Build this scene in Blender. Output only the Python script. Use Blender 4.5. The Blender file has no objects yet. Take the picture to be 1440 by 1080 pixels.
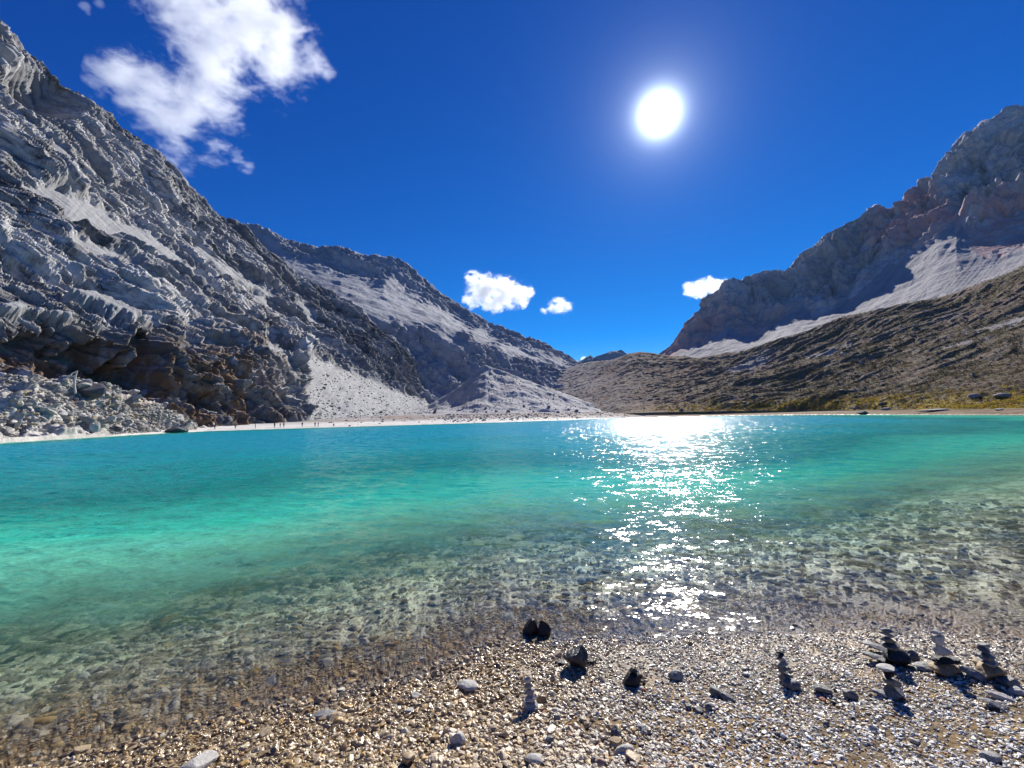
import bpy, bmesh, math, random
import numpy as np
from mathutils import Vector, Matrix

random.seed(7)
RNG = np.random.default_rng(7)
scene = bpy.context.scene
COL = scene.collection
R = math.radians

# ------------------------------------------------------------------ camera
CAM_H = 2.4          # eye height above the lake surface (z = 0)
FPX = 600.0          # focal length in units of the 1440 px wide photograph
HOR0, HSLOPE = 586.5, 0.021
roll = math.atan(HSLOPE)
pitch = math.atan((HOR0 - 540.0) / FPX * math.cos(roll))
Xw = np.array([1.0, 0, 0]); Fw = np.array([0, math.cos(pitch), math.sin(pitch)])
Zp = np.array([0, -math.sin(pitch), math.cos(pitch)])
RT = math.cos(roll) * Xw - math.sin(roll) * Zp
UP = math.sin(roll) * Xw + math.cos(roll) * Zp
CAM = np.array([0, 0, CAM_H])


def ray(px, py):
    px = np.asarray(px, float); py = np.asarray(py, float)
    return (((px - 720) / FPX)[..., None] * RT - ((py - 540) / FPX)[..., None] * UP + Fw)


def at(px, py, depth):
    """world point seen at (px, py) whose forward distance (y) is depth"""
    v = ray(px, py)
    return CAM + v * (np.asarray(depth, float) / v[..., 1])[..., None]


def on_plane(px, py, z=0.0):
    v = ray(px, py)
    return CAM + v * ((z - CAM_H) / v[..., 2])[..., None]


cam_data = bpy.data.cameras.new("camera")
cam_data.sensor_width = 36.0
cam_data.lens = 36.0 * FPX / 1440.0
cam_data.clip_start = 0.05
cam_data.clip_end = 60000
cam = bpy.data.objects.new("camera", cam_data)
COL.objects.link(cam)
M = Matrix(((RT[0], UP[0], -Fw[0], 0), (RT[1], UP[1], -Fw[1], 0), (RT[2], UP[2], -Fw[2], CAM_H), (0, 0, 0, 1)))
cam.matrix_world = M
scene.camera = cam

# ------------------------------------------------------------------ noise
_perm = RNG.permutation(256).astype(np.int32)
_perm = np.concatenate([_perm, _perm, _perm])
_g = RNG.normal(size=(256, 3)).astype(np.float32)
_g /= np.linalg.norm(_g, axis=1)[:, None]
_g = _g * 1.4


def perlin(p):
    sh = p.shape[:-1]
    p = p.reshape(-1, 3).astype(np.float32)
    pi = np.floor(p)
    f = p - pi
    i = pi.astype(np.int32) & 255
    w = f * f * f * (f * (f * 6 - 15) + 10)
    out = np.zeros(len(p), np.float32)
    for dx in (0, 1):
        wx = w[:, 0] if dx else 1 - w[:, 0]
        a = _perm[(i[:, 0] + dx) & 255]
        for dy in (0, 1):
            wy = w[:, 1] if dy else 1 - w[:, 1]
            b = _perm[(a + i[:, 1] + dy) & 255]
            for dz in (0, 1):
                wz = w[:, 2] if dz else 1 - w[:, 2]
                h = _perm[(b + i[:, 2] + dz) & 255]
                g = _g[h]
                out += wx * wy * wz * (g[:, 0] * (f[:, 0] - dx) + g[:, 1] * (f[:, 1] - dy) + g[:, 2] * (f[:, 2] - dz))
    return out.reshape(sh)


def fbm(p, octaves, gain=0.5, lac=2.03):
    s = 0; a = 1.0
    for k in range(octaves):
        s = s + a * perlin(p + 17.3 * k)
        p = p * lac; a *= gain
    return s


def ridged(p, octaves, gain=0.55, lac=2.07):
    """sharp-crested multifractal, about 0..1.6"""
    s = 0; a = 1.0; prev = 1.0
    for k in range(octaves):
        n = 1 - np.abs(perlin(p + 31.7 * k)) * 1.6
        n = np.clip(n, 0, 1) ** 2
        s = s + a * n * prev
        prev = np.clip(n * 1.3, 0, 1)
        p = p * lac; a *= gain
    return s


def billow(p, octaves, gain=0.5, lac=2.05):
    s = 0; a = 1.0
    for k in range(octaves):
        s = s + a * (np.abs(perlin(p + 11.1 * k)) * 2 - 0.5)
        p = p * lac; a *= gain
    return s


_h3 = RNG.uniform(-1, 1, size=(256, 7)).astype(np.float32)


def blocks3(p, tilt=0.5):
    """angular blocks: every Voronoi cell stands out by its own amount and leans its own way (about -1..1)"""
    sh = p.shape[:-1]
    p = p.reshape(-1, 3).astype(np.float32)
    pi = np.floor(p).astype(np.int32); f = p - pi
    best = np.full(len(p), 9.0, np.float32); out = np.zeros(len(p), np.float32)
    for dx in (-1, 0, 1):
        ax = _perm[(pi[:, 0] + dx) & 255]
        for dy in (-1, 0, 1):
            ay = _perm[(ax + pi[:, 1] + dy) & 255]
            for dz in (-1, 0, 1):
                h = _h3[_perm[(ay + pi[:, 2] + dz) & 255]]
                rx = f[:, 0] - dx - 0.5 - 0.42 * h[:, 0]; ry = f[:, 1] - dy - 0.5 - 0.42 * h[:, 1]; rz = f[:, 2] - dz - 0.5 - 0.42 * h[:, 2]
                d = rx * rx + ry * ry + rz * rz
                c = d < best
                v = h[:, 3] + tilt * (h[:, 4] * rx + h[:, 5] * ry + h[:, 6] * rz) * 2
                best = np.where(c, d, best); out = np.where(c, v, out)
    return out.reshape(sh)


def terr(n, K, a=0.62, lean=0.22):
    """plates and risers: a field broken into steps with flat treads"""
    t = n * K; f = np.floor(t); r = t - f
    return (f + (1 - lean) * sstep(a, 1.0, r) + lean * r) / K


def sstep(a, b, x):
    t = np.clip((x - a) / (b - a), 0, 1)
    return t * t * (3 - 2 * t)


def poly_sd(px, py, poly):
    """signed distance (inside positive) of image points to a polygon"""
    poly = np.asarray(poly, float)
    d = np.full(px.shape, 1e9); inside = np.zeros(px.shape, bool)
    n = len(poly)
    for k in range(n):
        a = poly[k]; b = poly[(k + 1) % n]
        e = b - a
        t = np.clip(((px - a[0]) * e[0] + (py - a[1]) * e[1]) / (e @ e + 1e-9), 0, 1)
        d = np.minimum(d, np.hypot(px - a[0] - t * e[0], py - a[1] - t * e[1]))
        c = ((a[1] <= py) & (b[1] > py)) | ((b[1] <= py) & (a[1] > py))
        with np.errstate(divide='ignore', invalid='ignore'):
            xi = a[0] + (py - a[1]) / (e[1] if abs(e[1]) > 1e-9 else 1e-9) * e[0]
        inside ^= c & (px < xi)
    return np.where(inside, d, -d)


# ------------------------------------------------------------------ mesh helpers
def new_obj(name, me, mat=None, parent=None):
    o = bpy.data.objects.new(name, me)
    COL.objects.link(o)
    if mat is not None:
        me.materials.clear(); me.materials.append(mat)
    if parent is not None:
        o.parent = parent
    return o


def tag(o, label=None, cat=None, group=None, kind=None):
    if label: o["label"] = label
    if cat: o["category"] = cat
    if group: o["group"] = group
    if kind: o["kind"] = kind
    return o


def raw_mesh(name, verts, faces, smooth=True):
    """faces: (n,k) int array, k constant"""
    verts = np.ascontiguousarray(verts, np.float32).reshape(-1, 3)
    faces = np.ascontiguousarray(faces, np.int32)
    n, k = faces.shape
    me = bpy.data.meshes.new(name)
    me.vertices.add(len(verts)); me.vertices.foreach_set("co", verts.ravel())
    me.loops.add(n * k); me.loops.foreach_set("vertex_index", faces.ravel())
    me.polygons.add(n)
    me.polygons.foreach_set("loop_start", np.arange(0, n * k, k, dtype=np.int32))
    me.polygons.foreach_set("loop_total", np.full(n, k, np.int32))
    me.polygons.foreach_set("use_smooth", np.full(n, smooth, bool))
    me.update(calc_edges=True)
    me.validate()
    return me


def attr_f(me, name, vals):
    a = me.attributes.new(name, 'FLOAT', 'POINT')
    a.data.foreach_set("value", np.ascontiguousarray(vals, np.float32).ravel())


def attr_c(me, name, rgb):
    a = me.attributes.new(name, 'FLOAT_COLOR', 'POINT')
    c = np.ones((len(rgb), 4), np.float32); c[:, :3] = rgb
    a.data.foreach_set("color", c.ravel())


def grid_faces(nx, ny):
    i = np.arange(nx * ny).reshape(nx, ny)
    return np.stack([i[:-1, :-1], i[1:, :-1], i[1:, 1:], i[:-1, 1:]], -1).reshape(-1, 4)


def blur1(a, k, it=2):
    for _ in range(it):
        p = np.pad(a, ((0, 0), (k, k)), mode='edge')
        c = np.cumsum(np.pad(p, ((0, 0), (1, 0))), 1)
        b = (c[:, 2 * k + 1:] - c[:, :-(2 * k + 1)]) / (2 * k + 1)
        w = np.minimum(np.arange(a.shape[1]), np.arange(a.shape[1])[::-1]) / (k + 1.0)
        w = np.clip(w, 0, 1)[None]
        a = a * (1 - w) + b * w
    return a


def grid_normals(P, toward=None):
    du = np.gradient(P, axis=0); dv = np.gradient(P, axis=1)
    N = np.cross(du, dv)
    N /= np.linalg.norm(N, axis=-1, keepdims=True) + 1e-9
    if toward is not None:
        s = np.sign(np.sum(N * (toward - P), -1, keepdims=True)); s[s == 0] = 1
        N = N * s
    return N


def loft(name, rows, nx, nv, disp, mat, attrs=None, back=0.7, back_len=200, blur=None, px_range=None):
    """a hillside lofted through polylines (px, py, forward distance): base first, ridge last, then a far side"""
    rows = [np.asarray(r, float) for r in rows]
    x0 = max(r[0, 0] for r in rows); x1 = min(r[-1, 0] for r in rows)
    px = np.linspace(x0, x1, nx)
    PY = np.stack([np.interp(px, r[:, 0], r[:, 1]) for r in rows], 1)
    DP = np.stack([np.interp(px, r[:, 0], r[:, 2]) for r in rows], 1)
    seg = np.abs(np.diff(PY, axis=1)).mean(0) + 2.0
    knots = np.concatenate([[0], np.cumsum(seg)]); knots /= knots[-1]
    v = np.linspace(0, 1, nv)
    j = np.clip(np.searchsorted(knots, v, side='right') - 1, 0, len(knots) - 2)
    t = (v - knots[j]) / (knots[j + 1] - knots[j])
    py = PY[:, j] * (1 - t) + PY[:, j + 1] * t
    dp = DP[:, j] * (1 - t) + DP[:, j + 1] * t
    k = blur or max(2, nv // 30)
    dp = blur1(dp, k, 3)
    py = np.where(np.ones_like(py, bool), blur1(py, max(2, k // 2), 2), py)
    pxg = np.repeat(px[:, None], nv, 1)
    P = at(pxg, py, dp)
    # skirt under the ground and a far side behind the ridge
    away = P[:, -1] - CAM; away[:, 2] = 0
    away /= np.linalg.norm(away, axis=1)[:, None]
    nb = max(14, nv // 12)
    tb = (np.linspace(0, 1, nb + 1)[1:] ** 1.6) * back_len
    B = P[:, -1][:, None, :] + away[:, None, :] * tb[None, :, None]
    B[..., 2] -= back * tb[None] ** 1.0 * np.clip(0.35 + tb / back_len, 0, 1)[None]
    S = P[:, 0][:, None, :].copy(); S[..., 2] = np.minimum(S[..., 2] - 6, -8)
    S[..., :2] -= 0
    G = np.concatenate([S, P, B], 1)
    N = grid_normals(G)
    N *= np.sign(N[:, nv // 2, 2].mean() + 1e-6)
    u = np.concatenate([pxg[:, :1], pxg, np.repeat(px[:, None], nb, 1)], 1)
    w = np.concatenate([py[:, :1] + 5, py, np.repeat(py[:, -1:], nb, 1)], 1)
    vv = np.concatenate([[0], v, np.ones(nb)])[None].repeat(nx, 0)
    D = disp(G, u, w, vv, N)
    at_ = attrs(G, u, w, vv, N) if attrs else {}
    if isinstance(D, tuple):
        D, extra = D; at_.update(extra)
    G = G + N * D[..., None]
    if '_vec' in at_: G = G + at_.pop('_vec')
    me = raw_mesh(name, G.reshape(-1, 3), grid_faces(G.shape[0], G.shape[1]))
    for kk, val in at_.items():
        if val.ndim == 3:
            va = me.attributes.new(kk, 'FLOAT_VECTOR', 'POINT'); va.data.foreach_set('vector', np.ascontiguousarray(val, np.float32).ravel())
        else:
            attr_f(me, kk, val)
    o = new_obj(name, me, mat)
    return o, G, at_


# ------------------------------------------------------------------ material helpers
class NT:
    def __init__(self, name):
        self.mat = bpy.data.materials.new(name)
        self.mat.use_nodes = True
        self.t = self.mat.node_tree
        self.t.nodes.clear()
        self.out = self.t.nodes.new('ShaderNodeOutputMaterial')

    def n(self, typ, **kw):
        nd = self.t.nodes.new(typ)
        for k, v in kw.items():
            if k.startswith('i_'):
                key = k[2:]
                nd.inputs[int(key) if key.isdigit() else key.replace('_', ' ')].default_value = v
            else:
                setattr(nd, k, v)
        return nd

    def l(self, a, b):
        self.t.links.new(a, b)

    def val(self, x, sock):
        if hasattr(x, 'links'):
            self.l(x, sock)
        else:
            sock.default_value = x

    def math(self, op, a, b=0.0, clamp=False):
        m = self.n('ShaderNodeMath', operation=op, use_clamp=clamp)
        self.val(a, m.inputs[0]); self.val(b, m.inputs[1])
        return m.outputs[0]

    def attr(self, name, out='Fac'):
        return self.n('ShaderNodeAttribute', attribute_name=name).outputs[out]

    def noise(self, scale, detail=6, rough=0.6, vec=None, dist=0.0, out='Fac'):
        nd = self.n('ShaderNodeTexNoise')
        nd.inputs['Scale'].default_value = scale
        nd.inputs['Detail'].default_value = detail
        nd.inputs['Roughness'].default_value = rough
        nd.inputs['Distortion'].default_value = dist
        if vec is not None: self.l(vec, nd.inputs['Vector'])
        return nd.outputs[out]

    def pos(self):
        return self.n('ShaderNodeNewGeometry').outputs['Position']

    def vscale(self, v, s):
        m = self.n('ShaderNodeVectorMath', operation='MULTIPLY')
        self.l(v, m.inputs[0]); m.inputs[1].default_value = s
        return m.outputs[0]

    def ramp(self, fac, stops, interp='LINEAR'):
        r = self.n('ShaderNodeValToRGB')
        r.color_ramp.interpolation = interp
        e = r.color_ramp.elements
        while len(e) < len(stops): e.new(0.5)
        for el, (p, c) in zip(e, stops):
            el.position = p
            el.color = (c, c, c, 1) if isinstance(c, (int, float)) else (*c, 1)
        self.val(fac, r.inputs[0])
        return r.outputs[0]

    def mix(self, fac, a, b, mode='MIX'):
        m = self.n('ShaderNodeMix', data_type='RGBA', blend_type=mode)
        self.val(fac, m.inputs[0])
        for x, s in ((a, m.inputs[6]), (b, m.inputs[7])):
            if isinstance(x, tuple): s.default_value = (*x, 1)
            else: self.l(x, s)
        return m.outputs[2]

    def bump(self, height, strength=1.0, dist=1.0, normal=None):
        b = self.n('ShaderNodeBump')
        b.inputs['Strength'].default_value = strength
        b.inputs['Distance'].default_value = dist
        self.l(height, b.inputs['Height'])
        if normal is not None: self.l(normal, b.inputs['Normal'])
        return b.outputs[0]

    def principled(self, color, rough=0.9, spec=0.3, normal=None):
        p = self.n('ShaderNodeBsdfPrincipled')
        for x, k in ((color, 'Base Color'), (rough, 'Roughness'), (spec, 'Specular IOR Level')):
            if isinstance(x, tuple): p.inputs[k].default_value = (*x, 1)
            else: self.val(x, p.inputs[k])
        if normal is not None: self.l(normal, p.inputs['Normal'])
        self.l(p.outputs[0], self.out.inputs['Surface'])
        return p


def mul(c, k): return tuple(min(1, x * k) for x in c)


# ------------------------------------------------------------------ sun, sky
_sd = ray(927, 160); _sd = _sd / np.linalg.norm(_sd)
SUN_EL = math.asin(_sd[2]); SUN_AZ = math.atan2(_sd[0], _sd[1])
sun_l = bpy.data.lights.new("sun", 'SUN')
sun_l.energy = 5.0; sun_l.angle = R(0.53); sun_l.color = (1.0, 0.955, 0.88)
sun_o = bpy.data.objects.new("sun", sun_l); COL.objects.link(sun_o)
sun_o.rotation_euler = Vector(_sd).to_track_quat('Z', 'Y').to_euler()
sun_o.location = (0, 0, 500)

world = bpy.data.worlds.new("World"); scene.world = world
world.use_nodes = True
wt = world.node_tree; wt.nodes.clear()
w_out = wt.nodes.new('ShaderNodeOutputWorld')
bg = wt.nodes.new('ShaderNodeBackground'); bg.inputs['Strength'].default_value = 0.08
sky = wt.nodes.new('ShaderNodeTexSky'); sky.sky_type = 'NISHITA'
sky.sun_disc = False; sky.sun_elevation = SUN_EL; sky.sun_rotation = SUN_AZ
sky.altitude = 4500; sky.air_density = 1.0; sky.dust_density = 0.0; sky.ozone_density = 6.0
hs = wt.nodes.new('ShaderNodeHueSaturation')
hs.inputs['Saturation'].default_value = SKY_SAT = 1.1
hs.inputs['Value'].default_value = 1.0
# a deeper, more cobalt zenith and a slightly milky horizon, as through thin mountain air
sx = wt.nodes.new('ShaderNodeSeparateColor'); cx = wt.nodes.new('ShaderNodeCombineColor')
wt.links.new(sky.outputs[0], sx.inputs[0])
def w0(op, a, b):
    m = wt.nodes.new('ShaderNodeMath'); m.operation = op
    for x, q in ((a, m.inputs[0]), (b, m.inputs[1])):
        if hasattr(x, 'links'): wt.links.new(x, q)
        else: q.default_value = x
    return m.outputs[0]
wt.links.new(w0('MULTIPLY', w0('POWER', sx.outputs[1], 2.4), 0.03), cx.inputs[0])
wt.links.new(w0('MULTIPLY', w0('POWER', sx.outputs[1], 1.40), 0.46), cx.inputs[1])
wt.links.new(w0('MULTIPLY', w0('POWER', sx.outputs[2], 0.88), 1.27), cx.inputs[2])
wt.links.new(cx.outputs[0], hs.inputs['Color'])
# the blinding sun itself and its aureole, by angle from the sun's direction
geo = wt.nodes.new('ShaderNodeTexCoord')
dot = wt.nodes.new('ShaderNodeVectorMath'); dot.operation = 'DOT_PRODUCT'
nrm = wt.nodes.new('ShaderNodeVectorMath'); nrm.operation = 'NORMALIZE'
wt.links.new(geo.outputs['Generated'], nrm.inputs[0])
wt.links.new(nrm.outputs[0], dot.inputs[0]); dot.inputs[1].default_value = tuple(_sd)
def wm(op, a, b, clamp=False):
    m = wt.nodes.new('ShaderNodeMath'); m.operation = op; m.use_clamp = clamp
    for x, s in ((a, m.inputs[0]), (b, m.inputs[1])):
        if hasattr(x, 'links'): wt.links.new(x, s)
        else: s.default_value = x
    return m.outputs[0]
ang = wm('ARCCOSINE', wm('MINIMUM', dot.outputs['Value'], 0.9999999), 0.0)
deg = wm('MULTIPLY', ang, 180 / math.pi)
core = wm('MULTIPLY', wm('POWER', 2.718, wm('MULTIPLY', wm('POWER', wm('DIVIDE', deg, 1.75), 2.0), -1.0)), 30.0)
aur1 = wm('MULTIPLY', wm('POWER', 2.718, wm('MULTIPLY', deg, -1 / 1.9)), 9.0)
aur2 = wm('MULTIPLY', wm('POWER', 2.718, wm('MULTIPLY', deg, -1 / 6.0)), 1.2)
glow = wm('ADD', core, wm('ADD', aur1, aur2))
gc = wt.nodes.new('ShaderNodeMix'); gc.data_type = 'RGBA'; gc.blend_type = 'MULTIPLY'
gc.inputs[0].default_value = 1.0; gc.inputs[7].default_value = (0.80, 0.90, 1.0, 1)
wt.links.new(glow, gc.inputs[6])
ad = wt.nodes.new('ShaderNodeMix'); ad.data_type = 'RGBA'; ad.blend_type = 'ADD'; ad.inputs[0].default_value = 1.0
wt.links.new(hs.outputs[0], ad.inputs[6]); wt.links.new(gc.outputs[2], ad.inputs[7])
wt.links.new(ad.outputs[2], bg.inputs['Color'])
wt.links.new(bg.outputs[0], w_out.inputs['Surface'])

scene.view_settings.view_transform = 'Standard'
scene.view_settings.look = 'None'
scene.view_settings.exposure = 0.65
scene.view_settings.gamma = 1.0
cy = scene.cycles
cy.max_bounces = 6; cy.diffuse_bounces = 2; cy.glossy_bounces = 2; cy.transmission_bounces = 3
cy.transparent_max_bounces = 8; cy.volume_bounces = 3
cy.caustics_reflective = False; cy.caustics_refractive = False
cy.use_denoising = True
cy.denoiser = 'OPENIMAGEDENOISE'
cy.denoising_input_passes = 'RGB_ALBEDO_NORMAL'
cy.denoising_prefilter = 'ACCURATE'
cy.sample_clamp_indirect = 4.0
# ------------------------------------------------------------------ rock materials
def rock_material(name, base, dark, scree_col, ochre=None, scale=1.0, tone=1.0, bump=1.0):
    m = NT(name)
    p = m.pos()
    big = m.noise(0.012 * scale, 8, 0.62, p)
    mid = m.noise(0.11 * scale, 8, 0.7, p, 0.4)
    fin = m.noise(0.9 * scale, 6, 0.7, p)
    # drawn-out streaks along the bedding
    rc = m.attr('rc', 'Vector')
    strat = m.noise(1.0, 8, 0.66, m.vscale(rc, (0.03 * scale, 0.22 * scale, 0.22 * scale)), 0.5)
    lines = m.noise(1.0, 6, 0.7, m.vscale(rc, (0.12 * scale, 1.1 * scale, 1.1 * scale)), 0.3)
    f = m.math('ADD', m.math('MULTIPLY', mid, 0.32), m.math('ADD', m.math('MULTIPLY', strat, 0.35), m.math('MULTIPLY', lines, 0.33)))
    c = m.mix(m.ramp(f, [(0.43, 0.0), (0.57, 1.0)]), dark, base)
    c = m.mix(m.ramp(big, [(0.42, 0.0), (0.62, 0.5)]), c, mul(base, 1.25))
    wide = m.noise(1.0, 5, 0.6, m.vscale(rc, (0.006 * scale, 0.022 * scale, 0.022 * scale)), 0.4)
    c = m.mix(m.math('MULTIPLY', m.ramp(wide, [(0.40, 1.0), (0.56, 0.0)]), 0.55), c, dark)
    c = m.mix(m.math('MULTIPLY', m.attr('dark_rock'), 0.6), c, m.mix(1.0, c, (0.45, 0.47, 0.52), 'MULTIPLY'))  # the rock's own darker, bluer tone near the crest and right end
    if ochre:
        oz = m.math('MULTIPLY', m.attr('ochre'), m.ramp(m.noise((0.16 if scale > 0.8 else 0.03) * scale, 5, 0.65, m.vscale(p, (1, 1, 0.45))), [(0.38, 0.0), (0.54, 0.95)]))
        c = m.mix(oz, c, ochre)
    sc = m.math('ADD', m.attr('scree'), m.math('MULTIPLY', m.math('SUBTRACT', m.noise(0.09 * scale, 6, 0.65, p), 0.5), 0.8))
    sc = m.math('MULTIPLY', m.ramp(sc, [(0.40, 0.0), (0.60, 1.0)]), m.math('GREATER_THAN', m.attr('scree'), 0.02))
    scv = m.mix(m.ramp(m.noise(0.5 * scale, 7, 0.75, p), [(0.3, 0.0), (0.7, 1.0)]), mul(scree_col, 0.78), scree_col)
    scv = m.mix(m.ramp(m.noise(1.0, 6, 0.7, m.attr('flow', 'Vector')), [(0.42, 0.0), (0.60, 0.75)]), scv, mul(scree_col, 0.60))
    c = m.mix(sc, c, scv)
    hgt = m.math('ADD', m.math('MULTIPLY', m.noise(0.6 * scale, 8, 0.66, p, 0.2), 0.55), m.math('ADD', m.math('MULTIPLY', strat, 1.2), m.math('MULTIPLY', lines, 0.45)))
    n = m.bump(hgt, 0.75 * bump, 1.3 / scale)
    m.principled(c, 0.92, 0.15, n)
    return m.mat


GREY = (0.57, 0.56, 0.55); GREY_D = (0.055, 0.054, 0.056)
SCREE = (0.40, 0.40, 0.40)
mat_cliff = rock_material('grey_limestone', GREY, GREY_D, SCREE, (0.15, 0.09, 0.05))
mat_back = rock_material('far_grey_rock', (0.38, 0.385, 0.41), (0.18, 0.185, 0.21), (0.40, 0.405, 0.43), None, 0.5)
mat_purple = rock_material('violet_grey_rock', (0.50, 0.46, 0.45), (0.20, 0.185, 0.19), (0.34, 0.325, 0.34), (0.46, 0.25, 0.23), 0.6)
mat_moraine = rock_material('moraine_gravel', (0.42, 0.41, 0.41), (0.30, 0.29, 0.295), (0.44, 0.43, 0.43), None, 1.5, bump=0.7)
mat_rubble = rock_material('rubble', (0.54, 0.51, 0.47), (0.24, 0.225, 0.205), (0.5, 0.47, 0.40), (0.44, 0.36, 0.24), 4.0)
mat_peak = rock_material('hazed_peak_rock', (0.10, 0.15, 0.22), (0.07, 0.10, 0.16), (0.3, 0.3, 0.3), None, 0.1)  # blue of the distance haze put into the rock colour


def basis(a, up=(0, 0, 1)):
    e1 = np.array(a, float); e1 /= np.linalg.norm(e1)
    e2 = np.cross(e1, up); e2 /= np.linalg.norm(e2)
    e3 = np.cross(e2, e1)
    return e1, e2, e3


def stretch(P, b, s):
    return np.stack([(P @ b[0]) / s[0], (P @ b[1]) / s[1], (P @ b[2]) / s[2]], -1).astype(np.float32)


# ------------------------------------------------------------------ the great cliff on the left
ridgeA = [(-420, -330, 300), (-250, -190, 310), (-100, -65, 330), (0, 28, 350), (45, 75, 365), (90, 112, 380), (130, 142, 395), (160, 175, 410), (200, 201, 430),
          (250, 241, 455), (300, 297, 490), (340, 320, 520), (375, 351, 545), (422, 384, 570), (470, 411, 590), (510, 441, 605), (547, 472, 620), (566, 492, 630), (578, 515, 640), (592, 550, 645), (604, 570, 560), (612, 583, 420)]
up2A = [(-420, -100, 230), (-250, 20, 245), (0, 190, 260), (100, 250, 280), (200, 315, 320), (300, 375, 370), (400, 445, 430), (470, 480, 480), (520, 500, 520), (560, 522, 560), (590, 558, 590), (604, 574, 500), (612, 583.5, 410)]
up1A = [(-420, 380, 125), (-250, 395, 130), (0, 415, 145), (100, 430, 158), (200, 445, 172), (300, 480, 195), (380, 505, 222), (428, 502, 262), (440, 505, 300), (500, 530, 400), (545, 545, 480), (580, 562, 530), (600, 575, 480), (612, 584, 400)]
lowA = [(-420, 520, 108), (-250, 520, 114), (0, 520, 124), (100, 535, 136), (200, 560, 152), (300, 575, 172), (380, 578, 196), (428, 570, 228), (440, 572, 238), (500, 568, 300), (545, 572, 360), (580, 577, 420), (612, 585, 390)]
baseA = [(-420, 615, 104), (0, 606, 118), (100, 606, 128), (200, 605, 142), (300, 602, 162), (380, 599, 190), (428, 594, 214), (440, 592, 222), (500, 590, 260), (545, 586, 300), (580, 584, 340), (612, 586, 360)]
fanA = [(424, 496), (440, 500), (470, 512), (520, 530), (560, 548), (612, 562), (612, 592), (430, 596), (432, 560), (434, 530)]
streakA = [[(30, 262), (80, 264), (150, 298), (200, 334), (150, 334), (90, 308)], [(150, 306), (195, 316), (240, 350), (310, 398), (255, 388), (200, 356)], [(232, 408), (180, 380), (70, 330), (110, 332), (195, 366)], [(0, 420), (60, 425), (150, 450), (60, 438), (0, 430)],
           [(250, 330), (300, 358), (360, 398), (410, 432), (350, 405), (290, 368)], [(390, 405), (430, 428), (468, 470), (455, 472), (415, 440)], [(90, 395), (160, 405), (230, 440), (170, 428)], [(20, 150), (70, 190), (120, 240), (70, 205)],
           [(345, 405), (370, 415), (385, 430), (360, 425)], [(360, 475), (410, 490), (415, 505), (380, 495)]]
def nearer(rows, k, x0=0.0, x1=440.0):
    return [(a, b, c * (k + (1 - k) * min(1, max(0, (a - x0) / (x1 - x0))))) for a, b, c in rows]


baseA, lowA, up1A, up2A, ridgeA = [nearer(r_, 0.80) for r_ in (baseA, lowA, up1A, up2A, ridgeA)]
bA = basis((267, 290, -283), (0.5, -0.2, 0.8))


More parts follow.
